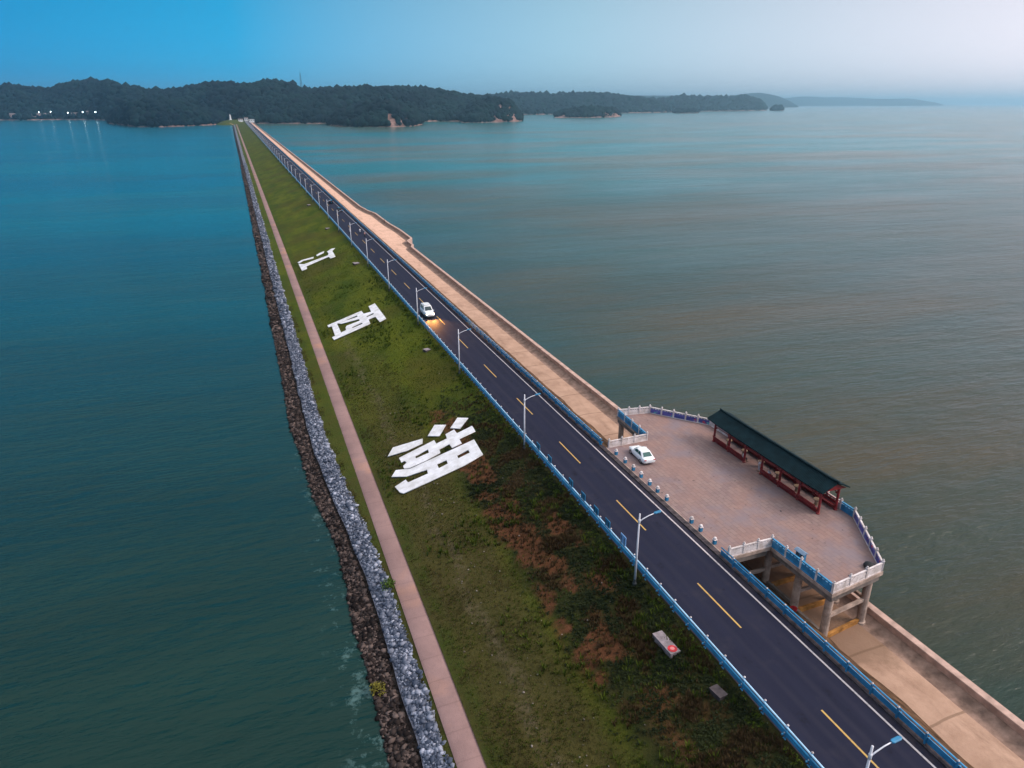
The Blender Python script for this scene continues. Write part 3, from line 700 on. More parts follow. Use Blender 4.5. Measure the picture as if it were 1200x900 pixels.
def balustrade(p, q, n, mat, label, art=False, first=True, last=True):
    a = Vector(p); b = Vector(q); d = b-a; Ln = d.length; ang = math.atan2(d.y, d.x)
    t = thing('balustrade', label, 'balustrade', (a.x, a.y, .07), ang)
    for i in range(n+1):
        if (i == 0 and not first) or (i == n and not last): continue
        mb = MB(); x = Ln*i/n; mb.cbox((x,0,.55),(.22,.22,1.14),b=.012); mb.cbox((x,0,1.14),(.27,.27,.06),b=.01)
        mb.lathe((x,0,1.17),[(.085,0),(.11,.06),(.09,.15),(.03,.20)],8); mb.build('post', M['white_stone'], t)
    for i in range(n):
        x0 = Ln*i/n+.115; x1 = Ln*(i+1)/n-.115
        mb = MB(); mb.box(x0,x1,-.055,.055,.10,.72); mb.build('panel', M['art'] if art else mat, t)
        mb = MB(); mb.box(x0,x1,-.085,.085,.86,.99); mb.box(x0,x1,-.10,.10,-.02,.10)
        for k in (.25,.5,.75): xx = lerp(x0,x1,k); mb.box(xx-.06,xx+.06,-.05,.05,.72,.86)
        mb.build('handrail', mat if not art else M['white_stone'], t)
    return t
def e(p, dx, dy): return (p[0]+dx, p[1]+dy)
A_,B_,C_,D_,E_,F_,G_,H_,I_,J_ = e(PA,.25,-.18),e(PB,.0,-.18),e(PC,.18,-.2),e(PD,-.08,-.2),e(PE,-.2,-.1),e(PF,-.2,.1),e(PG,-.08,.2),e(PH,.18,.2),e(PI_,.18,.16),e(PJ,.25,.16)
balustrade(e(A_,.1,0), B_, 3, M['white_stone'], 'white stone balustrade in front of the parked white car')
balustrade(B_, C_, 4, M['blue'], 'blue balustrade facing the road at the far notch of the platform', first=False)
balustrade(C_, D_, 3, M['white_stone'], 'white balustrade at the far end of the platform', first=False)
balustrade(D_, E_, 5, M['white_stone'], 'balustrade with purple and red painted panels left of the pavilion', True, first=False)
balustrade(E_, (E_[0]+.55, 52.0), 12, M['white_stone'], 'white balustrade along the lake side behind the pavilion', first=False)
balustrade((F_[0],52.0), F_, 1, M['blue'], 'single blue balustrade bay right beside the pavilion end')
balustrade(F_, G_, 5, M['white_stone'], 'balustrade with blue and red painted panels on the slanted right corner', True)
balustrade(H_, G_, 3, M['white_stone'], 'white balustrade on the near short end of the platform', last=False)
balustrade(I_, H_, 4, M['blue'], 'blue balustrade facing the road above the stilts, beside the bin', last=False)
balustrade(J_, I_, 3, M['white_stone'], 'white balustrade at the near notch, above the dark opening by the road', last=False)

bl = [(72.5,'bollard nearest the white balustrade, beside the parked car nose'),(70.1,'stone bollard beside the rear door of the parked car'),(68.0,'stone bollard just behind the parked car'),
 (66.1,'fourth stone bollard from the white balustrade'),(64.1,'fifth stone bollard from the white balustrade'),(62.3,'sixth stone bollard, second last before the wide gap'),(60.3,'stone bollard at the far side of the wide gap in the row'),
 (55.3,'stone bollard at the near side of the wide gap in the row'),(53.6,'stone bollard between the wide gap and the last one'),(51.1,'stone bollard nearest the blue road railing')]
b0 = None
for y, lab in bl:
    if b0 is None:
        b0 = thing('bollard', lab, 'bollard', (0,0,0), group='stone bollards along the platform edge')
        mb = MB(); mb.cbox((0,0,.26),(.34,.34,.52),b=.03); mb.build('shaft', M['blue_board'], b0)
        mb = MB(); mb.cbox((0,0,.545),(.42,.42,.08),b=.02); mb.lathe((0,0,.58),[(.15,0),(.19,.08),(.16,.2),(.05,.27)],10); mb.build('cap', M['white_stone'], b0)
        cmb = children_map(); o = b0
    else: o = copy_tree(b0, None, cmb); o['label'] = lab
    o.location = (5.32, y, .07)

# bin and bag on the platform, drain bucket below
t = thing('litter_bin', 'blue roofed litter bin standing by the blue balustrade', 'litter bin', (11.6,45.7,.07), R(4)); t.scale = (.82,.82,.9)
for s in (-.32,.32):
    mb = MB(); mb.cbox((0,s,.42),(.5,.5,.78),b=.02); mb.build('bin_body', M['darkgrey'], t)
mb = MB(); mb.cbox((0,0,.05),(.56,1.3,.08)); [mb.cbox((0,s,.6),(.4,.06,1.1)) for s in (-.61,0,.61)]; mb.build('frame', M['blue'], t)
mb = MB(); mb.loft([[(-.42,y,1.12),(0,y,1.3),(.42,y,1.12),(.42,y,1.17),(0,y,1.36),(-.42,y,1.17)] for y in (-.8,.8)]); mb.build('roof', M['bin_roof'], t)
def bag(label, x, y, s, mat, name='rubbish_bag', cat='bag'):
    v, f = ICO2; b = MB(); vs = []
    for p in v:
        q = Vector(p); k = 1+.18*noise.noise(q*2.1+Vector((x,y,0))); zz = max(-.55, q.z); pinch = 1-.6*sstep(.55,1,zz)
        vs.append((q.x*k*s*pinch, q.y*k*s*pinch*1.3, (zz+.55)*s*.75))
    b.add(vs, [tuple(t_) for t_ in f]); o = b.build(name, mat, smooth=True); o.location = (x,y,.07); return tag(o, label, cat)
bag('black rubbish bag in the near right corner of the platform', 17.15, 42.3, .55, M['black'])
bk = MB(); bk.lathe((0,0,0),[(.26,0),(.34,.5),(.36,.5),(.33,.48),(.25,.04)],14)
o = bk.build('bucket', M['red_cloth']); o.location = (10.35,44.2,-4.75); tag(o, 'small red bucket on the dirt under the platform edge', 'bucket')

# ------------------------------------------------------------------ pavilion
pav = thing('pavilion', 'long red timber pavilion with a dark tiled roof at the lake side of the platform', 'pavilion', (20.7,61.7,.07))
py = [-9.7,-6.47,-3.24,.0,3.3,6.5,9.7]
for s in (-1.15,1.3):
    for y in py:
        mb = MB(); mb.lathe((s,y,0),[(.22,0),(.22,.12),(.15,.2),(.14,3.15)],10); mb.build('column', M['red_wood'], pav, smooth=False)
mb = MB()
for s in (-1.15,1.3): mb.cbox((s,0,3.0),(.16,19.9,.26)); mb.cbox((s,0,2.62),(.06,19.3,.10))
for y in py: mb.cbox((.08,y,3.0),(2.4,.14,.2))
mb.build('tie_beam', M['red_wood'], pav)
for s in (-1.15,1.3):
    for a, b in zip(py, py[1:]):
        mb = MB(); mb.box(s-.025,s+.025,a+.16,b-.16,2.16,2.22)
        for k in range(14): yy = lerp(a+.2,b-.2,k/13); mb.box(s-.02,s+.02,yy-.035,yy+.035,2.222,2.568)
        for k in (0,1): yy = (a+.3,b-.3)[k]; mb.box(s-.022,s+.022,yy-.14,yy+.14,1.95,2.158)
        mb.build('hanging_lattice', M['red_wood'], pav)
def seat(x, ya, yb, sg):
    mb = MB(); mb.box(x-.22,x+.22,ya,yb,.40,.48)
    mb.box(x-.03,x+.03,ya,yb,.02,.398)
    n = max(2,int((yb-ya)/.16))
    for i in range(n+1):
        yy = lerp(ya+.03,yb-.03,i/n); mb.box(x-.06,x+.06,yy-.03,yy+.03,.015,.396)
        mb.add([(x+sg*.20,yy-.025,.48),(x+sg*.20,yy+.025,.48),(x+sg*.25,yy+.025,.48),(x+sg*.25,yy-.025,.48),(x+sg*.40,yy-.025,.98),(x+sg*.40,yy+.025,.98),(x+sg*.45,yy+.025,.98),(x+sg*.45,yy-.025,.98)],
               [(0,1,2,3),(4,5,6,7),(0,1,5,4),(1,2,6,5),(2,3,7,6),(3,0,4,7)])
    mb.box(min(x+sg*.38,x+sg*.47),max(x+sg*.38,x+sg*.47),ya,yb,.96,1.06)
    mb.box(min(x+sg*.235,x+sg*.33),max(x+sg*.235,x+sg*.33),ya,yb,.62,.78)
    mb.build('bench', M['red_wood'], pav)
for a, b in zip(py, py[1:]):
    if a != 0.0: seat(-1.15, a+.2, b-.2, -1)
    seat(1.3, a+.2, b-.2, 1)
def roofpart():
    mb = MB(); y0, y1 = -10.6, 10.6; prof = [(-1.95,3.10),(-.9,3.55),(.05,4.0),(.95,3.6),(1.85,3.15)]
    n = 20; rings = []
    for i in range(n+1):
        y = lerp(y0,y1,i/n); lift = .14*abs(2*i/n-1)**6
        rings.append([(x,y,z+lift) for x,z in prof] + [(x,y,z-.13+lift) for x,z in reversed(prof)])
    mb.loft(rings); return mb.build('roof', M['roof'], pav)
rf = roofpart()
mb = MB(); mb.tube([(.05,-10.62,4.2),(.05,-9.6,4.1),(.05,9.6,4.1),(.05,10.62,4.2)], .12, 8); mb.build('ridge', M['roof'], rf)
for y in (-10.3,10.3):
    mb = MB(); mb.add([(-1.65,y,3.14),(.05,y,3.86),(1.65,y,3.14),(-1.65,y-.06,3.14),(.05,y-.06,3.86),(1.65,y-.06,3.14)],[(0,1,2),(5,4,3),(0,1,4,3),(1,2,5,4),(2,0,3,5)])
    mb.build('gable', M['red_wood'], pav)
for i, y in enumerate((-8.1,-4.9,-1.6,1.6,4.9,8.1)):
    t = thing('stone_table', ['tan stone table in the pavilion bay nearest the camera end','tan stone table in the second bay from the near end','tan stone table just on the near side of the pavilion opening','tan stone table in the pavilion opening','tan stone table in the second bay from the far end','tan stone table in the farthest pavilion bay'][i],
              'table', (20.75,61.7+y,.07), group='stone tables inside the pavilion')
    mb = MB(); mb.lathe((0,0,0),[(.3,0),(.22,.1),(.2,.6),(.3,.66)],10); mb.build('pedestal', M['tan_stone'], t)
    mb = MB(); mb.lathe((0,0,.66),[(.38,0),(.42,.03),(.42,.08),(.40,.1)],16); mb.build('table_top', M['tan_stone'], t)

# ------------------------------------------------------------------ people
def skin_mesh(name, verts, edges, radii, mat, parent=None, sub=2):
    me = bpy.data.meshes.new(name); me.from_pydata([Vector(v) for v in verts], edges, [])
    o = bpy.data.objects.new(name, me); COL.objects.link(o); o.modifiers.new('s', 'SKIN')
    for i, r in enumerate(radii):
        rr = r if hasattr(r, '__len__') else (r, r); me.skin_vertices[0].data[i].radius = rr; me.skin_vertices[0].data[i].use_root = (i == 0)
    sb = o.modifiers.new('d', 'SUBSURF'); sb.levels = sub; sb.render_levels = sub
    dg = bpy.context.evaluated_depsgraph_get(); dg.update(); m2 = bpy.data.meshes.new_from_object(o.evaluated_get(dg))
    COL.objects.unlink(o); bpy.data.objects.remove(o); m2.materials.clear(); m2.materials.append(mat); m2.name = name
    for p in m2.polygons: p.use_smooth = True
    o = bpy.data.objects.new(name, m2); COL.objects.link(o)
    if parent: o.parent = parent
    return o
def person(label, loc, rz, pose, shirt, trousers, group=None):
    """figure facing +x; pose: standing, sitting or riding"""
    t = thing('person', label, 'person', loc, rz, group)
    hip = {'stand': .93, 'sit': .55, 'ride': .80}[pose]
    lean = {'stand': 0, 'sit': .04, 'ride': .10}[pose]
    H = hip
    V = [(0,0,H),(lean*.4,0,H+.16),(lean,0,H+.34),(lean*1.1,0,H+.48),(lean*1.3+.01,0,H+.60),(lean*1.4+.02,0,H+.72),(lean*1.4+.03,0,H+.80)]
    Rr = [(.14,.11),(.13,.10),(.15,.11),(.11,.09),(.055,.055),(.085,.075),(.07,.065)]
    Ed = [(i,i+1) for i in range(6)]
    legs = []; arms = []
    for s in (-1,1):
        b = len(V)
        if pose == 'stand': pts = [(0,.09*s,H-.06),(.01,.10*s,H-.45),(-.02,.10*s,.08),(.12,.12*s,.035)]
        elif pose == 'sit': pts = [(.05,.10*s,H-.04),(.42,.13*s,H-.02),(.44,.13*s,.09),(.58,.14*s,.035)]
        else: pts = [(.05,.10*s,H-.04),(.36,.16*s,H-.10),(.26,.17*s,.36),(.40,.17*s,.31)]
        V += pts; Rr += [(.085,.085),(.06,.06),(.04,.04),(.035,.04)]; Ed += [(0,b),(b,b+1),(b+1,b+2),(b+2,b+3)]; legs.append(pts)
        b = len(V)
        if pose == 'stand': pts = [(0,.19*s,H+.46),(-.02,.23*s,H+.20),(.06,.23*s,H-.03),(.10,.225*s,H-.12)]
        elif pose == 'sit': pts = [(lean,.19*s,H+.46),(lean+.05,.23*s,H+.20),(lean+.27,.17*s,H+.10),(lean+.36,.15*s,H+.06)]
        else: pts = [(lean,.19*s,H+.46),(lean+.16,.27*s,H+.26),(lean+.42,.26*s,H+.20),(lean+.50,.26*s,H+.20)]
        V += pts; Rr += [(.06,.06),(.045,.045),(.034,.034),(.03,.038)]; Ed += [(3,b),(b,b+1),(b+1,b+2),(b+2,b+3)]; arms.append(pts)
        # five fingers as short tapering chains from the hand
        hand = Vector(pts[3]); wr = Vector(pts[2]); dirv = (hand-wr).normalized(); side = Vector((0,1,0))
        for k in range(5):
            b2 = len(V)
            if k < 4:
                base = hand + side*(.027-.018*k); ln_ = (.055,.065,.06,.048)[k]
                V += [tuple(base+dirv*ln_*.55), tuple(base+dirv*ln_*.95+Vector((0,0,-.02)))]
            else:
                V += [tuple(hand-dirv*.02+side*(-s)*.035), tuple(hand+dirv*.02+side*(-s)*.05)]
            Rr += [(.009,.009),(.008,.008)]; Ed += [(b+3,b2),(b2,b2+1)]
    skin_mesh('body', V, Ed, Rr, M['skin'], t)
    hx, hz = lean*1.4+.02, H+.755
    mb = MB(); v, f = ICO2; mb.add([(hx-.018+p[0]*.098, p[1]*.088, hz+.025+p[2]*(.115 if p[2] > -.1 else .06)-(.02 if p[0] > .6 else 0)+(.05 if p[0] > .5 and p[2] < .5 else 0)) for p in v], [tuple(k) for k in f]); mb.build('hair', M['hair'], t, smooth=True)
    for s in (-1,1):
        mb = MB(); mb.add([(hx+.088+p[0]*.008, s*.032+p[1]*.011, H+.735+p[2]*.008) for p in ICO1[0]], [tuple(k) for k in ICO1[1]]); mb.build('eye', M['hair'], t)
    mb = MB(); mb.add([(hx+.092+p[0]*.02, p[1]*.012, H+.70+p[2]*.02) for p in ICO1[0]], [tuple(k) for k in ICO1[1]]); mb.build('nose', M['skin'], t)
    SV = [(0,0,H+.04),(lean*.5,0,H+.2),(lean,0,H+.36),(lean*1.1,0,H+.50)]; SR = [(.165,.135),(.15,.125),(.17,.13),(.10,.09)]; SE = [(0,1),(1,2),(2,3)]
    for pts in arms:
        b = len(SV); p0, p1 = Vector(pts[0]), Vector(pts[1]); SV += [tuple(p0), tuple(p0.lerp(p1,.85))]; SR += [(.075,.075),(.065,.065)]; SE += [(2,b),(b,b+1)]
    skin_mesh('shirt', SV, SE, SR, shirt, t)
    TV = [(0,0,H+.06)]; TR = [(.16,.13)]; TE = []
    for pts in legs:
        b = len(TV); q = [Vector(p) for p in pts[:3]]; TV += [tuple(q[0]), tuple(q[1]), tuple(q[1].lerp(q[2],.85))]; TR += [(.10,.10),(.078,.078),(.06,.06)]; TE += [(0,b),(b,b+1),(b+1,b+2)]
    skin_mesh('trousers', TV, TE, TR, trousers, t)
    for pts in legs:
        mb = MB(); p = pts[3]; mb.cbox((p[0]-.05, p[1], p[2]-.002),(.27,.10,.075),b=.02); mb.build('shoe', M['black'], t)
    return t
person('person in white sitting on the pavilion bench left of the opening', (19.55,65.15,.07), R(0), 'sit', M['cloth_white'], M['cloth_dark'])
person('person in white standing at the pavilion opening', (19.75,62.35,.07), R(170), 'stand', M['cloth_white'], M['cloth_grey'])
person('person in grey sitting inside the pavilion right of the opening', (19.6,60.4,.07), R(0), 'sit', M['cloth_grey'], M['cloth_dark'])

# ------------------------------------------------------------------ vehicles (built facing +y, origin on the ground)
def wheel(t, x, y, r=.32, w=.21):
    wh = MB(); s = 1 if x > 0 else -1
    prof = [(r*.62,-w/2),(r*.93,-w/2),(r,-w/2+.04),(r,w/2-.04),(r*.93,w/2),(r*.62,w/2)]
    n = 18; V = []; F = []
    for rr, xx in prof:
        for k in range(n): a = 2*math.pi*k/n; V.append((xx*s, rr*math.cos(a), rr*math.sin(a)))
    for i in range(len(prof)):
        i2 = (i+1) % len(prof)
        for k in range(n): j = (k+1)%n; F.append((i*n+k,i*n+j,i2*n+j,i2*n+k))
    wh.add(V, F); tyre = wh.build('wheel', M['black'], t); tyre.location = (x, y, r)
    rm = MB(); rm.add([(s*(w/2-.05),0,0)] + [(s*(w/2-.03), r*.63*math.cos(2*math.pi*k/10), r*.63*math.sin(2*math.pi*k/10)) for k in range(10)], [(0,k+1,(k+1)%10+1) for k in range(10)])
    rm.add([(s*(w/2-.10), r*.63*math.cos(2*math.pi*k/10), r*.63*math.sin(2*math.pi*k/10)) for k in range(10)], [tuple(range(10))])
    rm.build('rim', M['chrome'], tyre)
def bodyring(y, w, z0, z1, crown, tuck=.90):
    pts = [(-w*.86,z0),(-w*.97,z0+.10),(-w,lerp(z0,z1,.45)),(-w*.985,lerp(z0,z1,.75)),(-w*tuck,z1),(-w*.45,z1+crown*.8),(0,z1+crown)]
    ring = pts + [(-x,z) for x,z in reversed(pts[:-1])]
    return [(x,y,z) for x,z in ring]
def car(name, label, cat, loc, rz, paint, style, glass, lit=False, group=None):
    t = thing(name, label, cat, loc, rz, group)
    if style == 'sedan':
        st = [(-2.30,.70,.42,.82,.02),(-2.22,.82,.30,.92,.02),(-1.75,.89,.22,.96,.03),(-1.0,.90,.20,.95,.03),(0,.90,.20,.93,.03),(.85,.90,.20,.92,.03),(1.55,.87,.22,.84,.05),(2.05,.78,.28,.72,.05),(2.28,.60,.40,.60,.03)]
        belt = (-1.78,.98,.80,.94); top = (-1.02,.28,.60,1.43); wy = (1.38,-1.36)
    else:
        st = [(-2.28,.78,.45,.98,.01),(-2.22,.86,.32,1.04,.01),(-1.7,.91,.26,1.06,.02),(-.8,.92,.25,1.06,.02),(.2,.92,.25,1.05,.02),(.9,.92,.25,1.04,.03),(1.6,.89,.26,.98,.05),(2.1,.84,.30,.88,.06),(2.27,.72,.42,.74,.03)]
        belt = (-2.20,1.15,.84,1.06); top = (-1.98,.35,.68,1.68); wy = (1.42,-1.38)
    mb = MB(); mb.loft([bodyring(*s) for s in st]); body = mb.build('body', paint, t, smooth=True)
    sub = body.modifiers.new('s','SUBSURF'); sub.levels = 1; sub.render_levels = 1
    b0, b1, bw, bz = belt; t0, t1, tw, tz = top
    def ringc(y0,y1,w,z,k):  # rounded rectangle
        c = min(.16,k); return [(-w,y0+c,z),(-w,lerp(y0,y1,.5),z),(-w,y1-c,z),(-w+c,y1,z),(0,y1+.06,z),(w-c,y1,z),(w,y1-c,z),(w,lerp(y0,y1,.5),z),(w,y0+c,z),(w-c,y0,z),(0,y0-.04,z),(-w+c,y0,z)]
    mb = MB(); mb.loft([ringc(b0,b1,bw,bz-.06,.12), ringc(lerp(b0,t0,.9),lerp(b1,t1,.9),lerp(bw,tw,.88),lerp(bz,tz,.9),.14), ringc(t0+.05,t1-.05,tw-.05,tz-.01,.18), ringc(t0+.25,t1-.25,tw-.22,tz+.02,.2)])
    mb.build('cabin', paint, t, smooth=False)
    def gl(name, q, off):
        mb = MB(); v = [Vector(p)+Vector(off) for p in q]; mb.add([tuple(p) for p in v] + [tuple(p-Vector(off)*1.5) for p in v], [(0,1,2,3),(7,6,5,4),(0,4,5,1),(1,5,6,2),(2,6,7,3),(3,7,4,0)]); mb.build(name, glass, t)
    def cab(fy, fx, fz):  # point on the slanted cabin: fy 0 rear..1 front, fx -1..1, fz 0 belt..1 roof
        y0, y1, w, z = lerp(b0,t0,fz), lerp(b1,t1,fz), lerp(bw,tw,fz), lerp(bz-.06,tz,fz); return (w*fx, lerp(y0,y1,fy), z)
    gl('windscreen', [cab(1,-.80,.12),cab(1,.80,.12),cab(1,.76,.86),cab(1,-.76,.86)], (0,.07,.03))
    gl('rear_window', [cab(0,-.78,.2),cab(0,.78,.2),cab(0,.74,.86),cab(0,-.74,.86)], (0,-.05,.03))
    for s in (-1,1):
        gl('side_window', [cab(.14,s,.2),cab(.49,s,.2),cab(.49,s,.84),cab(.20,s,.84)], (s*.015,0,.004))
        gl('side_window', [cab(.53,s,.2),cab(.90,s,.2),cab(.84,s,.84),cab(.53,s,.84)], (s*.015,0,.004))
    for x in (-.80,.80):
        for y in wy: wheel(t, x, y)
    fz = .62 if style == 'sedan' else .74; fy = 2.12 if style == 'sedan' else 2.17
    for s in (-1,1):
        mb = MB(); mb.add([(s*.58+p[0]*.17, fy+p[1]*.11-.03*s*0, fz+p[2]*.085) for p in ICO2[0]], [tuple(k) for k in ICO2[1]]); mb.build('headlight', M['headlamp'] if lit else M['lampglass'], t, smooth=True)
        mb = MB(); mb.cbox((s*.62,-2.25,.80 if style=='sedan' else .92),(.30,.10,.13),b=.02); mb.build('tail_light', M['tail'], t)
        mb = MB(); mb.cbox((s*.98,.72 if style=='sedan' else .95,1.0),(.16,.10,.12),b=.02); mb.build('mirror', paint, t)
    mb = MB(); mb.cbox((0,2.18,.34),(1.2,.12,.14),b=.02); mb.build('grille', M['darkgrey'], t)
    mb = MB(); mb.cbox((0,-2.27,.62),(.46,.04,.13)); mb.build('number_plate', M['blue_board'], t)
    return t
car('parked_car', 'white saloon car parked on the platform behind the bollards', 'car', (7.95,70.6,.075), R(-3), M['car_white'], 'sedan', M['glass_green'])
van = car('white_van', 'white estate car driving towards the camera with its headlights lit', 'car', (-1.75,144.6,.03), R(180), M['car_white'], 'van', M['glass'], lit=True)
van.scale = (1.14,1.22,1.36)
mb = MB(); mb.cbox((0,-.55,1.77),(1.2,1.6,.05),b=.02); mb.build('roof_rack', M['lampglass'], van)
car('dark_car', 'dark car ahead driving away in the right lane, nearer of two', 'car', (1.9,312,.03), R(0), M['car_black'], 'van', M['glass'])
car('dark_car', 'farther dark car driving away in the right lane', 'car', (1.9,340,.03), R(0), M['car_black'], 'van', M['glass'])

def scooter(label, x, y, rz, paint, shirt, plabel):
    t = thing('scooter', label, 'scooter', (x,y,.02), rz)
    for yy in (.62,-.58): 
        wh = MB(); n=14
        V=[]; F=[]
        for rr,xx in ((.15,-.05),(.25,-.05),(.25,.05),(.15,.05)):
            for k in range(n): a=2*math.pi*k/n; V.append((xx,rr*math.cos(a),rr*math.sin(a)))
        for i in range(4):
            for k in range(n): j=(k+1)%n; i2=(i+1)%4; F.append((i*n+k,i*n+j,i2*n+j,i2*n+k))
        wh.add(V,F); o=wh.build('wheel', M['black'], t); o.location=(0,yy,.25)
    mb=MB(); mb.loft([[(-w,y,z0),(w,y,z0),(w*1.05,y,(z0+z1)/2),(w*.8,y,z1),(-w*.8,y,z1),(-w*1.05,y,(z0+z1)/2)] for y,w,z0,z1 in ((-.80,.08,.62,.74),(-.5,.16,.36,.74),(-.05,.16,.28,.70),(.05,.15,.25,.34),(.38,.14,.25,.34),(.46,.20,.30,1.0),(.60,.14,.55,.98))]); mb.build('body', paint, t)
    mb=MB(); mb.cbox((0,-.35,.77),(.28,.7,.09),b=.03); mb.build('seat', M['black'], t)
    mb=MB(); mb.tube([(0,.62,.25),(0,.52,1.02)],.03,6); mb.tube([(-.33,.40,1.04),(0,.52,1.04),(.33,.40,1.04)],.02,6); mb.build('handlebar', M['darkgrey'], t)
    mb=MB(); mb.add([(p[0]*.09,.62+p[1]*.06,.86+p[2]*.08) for p in ICO1[0]],[tuple(k) for k in ICO1[1]]); mb.build('headlight', M['lampglass'], t)
    c,s = math.cos(rz+math.pi/2), math.sin(rz+math.pi/2)
    person(plabel, (x-c*.25, y-s*.25, .03), rz+math.pi/2, 'ride', shirt, M['cloth_dark'])
scooter('white scooter coming towards the camera in the left lane', -1.6, 257, R(180), M['white_paint'], M['cloth_white'], 'rider in white on the scooter in the left lane')
scooter('white scooter in the right lane, farther of the pair', 1.55, 255, R(0), M['white_paint'], M['cloth_white'], 'rider in white on the scooter in the right lane')
scooter('dark scooter in the right lane, nearer of the pair', 1.9, 247, R(0), M['darkgrey'], M['cloth_pink'], 'rider in pink on the dark scooter in the right lane')
person('tiny person standing on the far parapet bulge looking over the lake', (20.9,313,-5.95), R(20), 'stand', M['cloth_dark'], M['cloth_dark'])

# ------------------------------------------------------------------ slabs and posts on the grass
def stone(label, x, y, sx, sy, h, rz, red=False):
    z = slope_z(x,y); t = thing('concrete_block', label, 'concrete block', (x,y,z), rz)
    mb = MB(); mb.cbox((0,0,h/2-.1),(sx,sy,h+.2),b=.03); mb.build('block', M['block'] if red else M['kerb'], t)
    mb = MB(); mb.cbox((0,0,h+.02),(sx*1.06,sy*1.02,.06),b=.015); mb.build('cap', M['block'] if red or y > 100 else M['kerb'], t)
    if red:
        r = MB(); r.lathe((0,-sy*.33,h+.053),[(.40,0),(.40,.03)],24); disc = r.build('red_disc', M['red_cloth'], t)
        r = MB(); r.lathe((0,-sy*.33,h+.085),[(.20,0),(.20,.012)],16); r.build('disc_centre', simple('faded_pink_paint',(.55,.18,.18),.7,.1,3), disc)
stone('long pale concrete block with a red disc painted on one end', -6.7, 40.9, .95, 2.7, .38, R(3), True)
stone('small brown concrete block in the weeds below the red disc block', -5.9, 34.6, .8, 1.2, .30, R(8))
stone('small pale concrete block on the grass near the white van', -6.9, 124.6, 1.1, 1.1, .3, R(20))
stone('small pale concrete block on the grass level with the far white character', -7.2, 208, 1.6, 1.9, .35, R(10))
stone('small pale concrete block high on the grass beyond the far white character', -7.4, 275, 1.4, 1.6, .35, R(10))
stone('smallest and farthest pale concrete block on the grass slope', -7.4, 345, 1.4, 1.8, .35, R(10))

# ------------------------------------------------------------------ hills, islands
CX, CY = -36.0, 0.0
def interp(tab, az):
    if az <= tab[0][0]: return tab[0][1:]
    for a, b in zip(tab, tab[1:]):
        if a[0] <= az <= b[0]:
            t = (az-a[0])/(b[0]-a[0]); t = t*t*(3-2*t)*.5 + t*.5
            return tuple(lerp(a[i], b[i], t) for i in (1,2,3))
    return tab[-1][1:]
def hill(name, tab, back, step, ntree, ts, nz=.22, rocks=(), kind_label=None):
    a0, a1 = tab[0][0], tab[-1][0]; rm = sum(t[1] for t in tab)/len(tab)
    na = max(8, int(R(a1-a0)*rm/step)); depth = tab[0][2]-tab[0][1]; nu1 = max(7, int(depth/step)); nu2 = max(4, int(back/step/1.6))
    us = [i/nu1 for i in range(nu1)] + [1+i/nu2 for i in range(nu2+1)]
    def surf(az, u):
        r0, r1, h = interp(tab, az)
        r0 += depth*.10*fbm(az*rm/57, 0, 160, 3, 3)
        r = lerp(r0, r1, u) if u <= 1 else r1 + (u-1)*back
        f = math.sin(math.pi/2*min(u,1))**.75 if u <= 1 else math.cos(math.pi/2*min(1,(u-1)))
        x = CX + r*math.sin(R(az)); y = CY + r*math.cos(R(az))
        keep = 1-.62*math.exp(-((u-1)/.16)**2)
        z = -11 + (h+11)*f + nz*max(6,h)*fbm(x, y, max(60,depth*.5), 1, 4)*min(1,f*2)*keep*1.6
        rk = 0
        for (ra, rw, ru, rh) in rocks:
            d = ((az-ra)/rw)**2 + ((u-ru)/rh)**2 + .9*fbm(x,y,40,5,3)
            rk = max(rk, 1-sstep(.5,1.0,d))
        return x, y, z, rk
    V = []; A = []; T = []; n = len(us)
    for i in range(na+1):
        az = lerp(a0, a1, i/na)
        for u in us:
            x,y,z,rk = surf(az,u); V.append((x,y,z)); A.append(rk)
    for i in range(na):
        for j in range(n-1): T.append((i*n+j, i*n+n+j, i*n+n+j+1, i*n+j+1))
    o = np_mesh(name, np.array(V), np.array(T), M['hill'], smooth=True, attr=np.array(A)); setting(o)
    P = []; S = []; sh = []
    tries = 0
    while len(P) < ntree and tries < ntree*4:
        tries += 1
        az = random.uniform(a0, a1); u = random.random()*1.12; x,y,z,rk = surf(az,u)
        if z < WATER+2.2+2*random.random() or rk > .4 and random.random() < .9: continue
        s = ts*random.uniform(.5,1.35)*(1.5 if random.random()<.07 else 1); P.append((x,y,z+s*.45)); S.append((s*random.uniform(.8,1.2), s*random.uniform(.8,1.2), s*random.uniform(.7,1.15)))
        sh.append(min(1,max(0,.40+1.1*n2(x,y,110,2)+random.gauss(0,.30))))
    if P:
        scatter('woodland', ICO1, np.array(P), np.array(S), M['hill_leaf'], np.array(sh), jitter=.22, label=kind_label or 'dark woodland covering the distant hill', cat='woodland')
    return surf
MAIN = [(-24,3200,3620,80),(-19,3100,3520,84),(-16.28, 3032, 3452, 85), (-13.71, 2937, 3357, 88), (-12.36, 2892, 3312, 91), (-10.96, 2922, 3342, 81), (-9.28, 2872, 3292, 104), (-8.05, 2766, 3186, 112), (-7.31, 2615, 3035, 106), (-6.04, 2467, 2887, 80), (-4.46, 2435, 2855, 72), (-3.11, 2410, 2830, 75), (-2.02, 2390, 2810, 85), (-0.06, 2255, 2675, 94), (1.07, 2145, 2565, 87), (3.11, 2120, 2540, 102), (4.3, 2106, 2526, 93), (5.2, 2097, 2517, 75), (7.64, 2120, 2540, 78), (9.5, 2152, 2572, 79), (12.65, 2230, 2650, 83), (15.2, 2326, 2746, 74), (17.13, 2320, 2740, 62), (18.74, 2317, 2737, 54), (20.17, 2433, 2853, 42), (20.88, 2496, 2916, 3)]
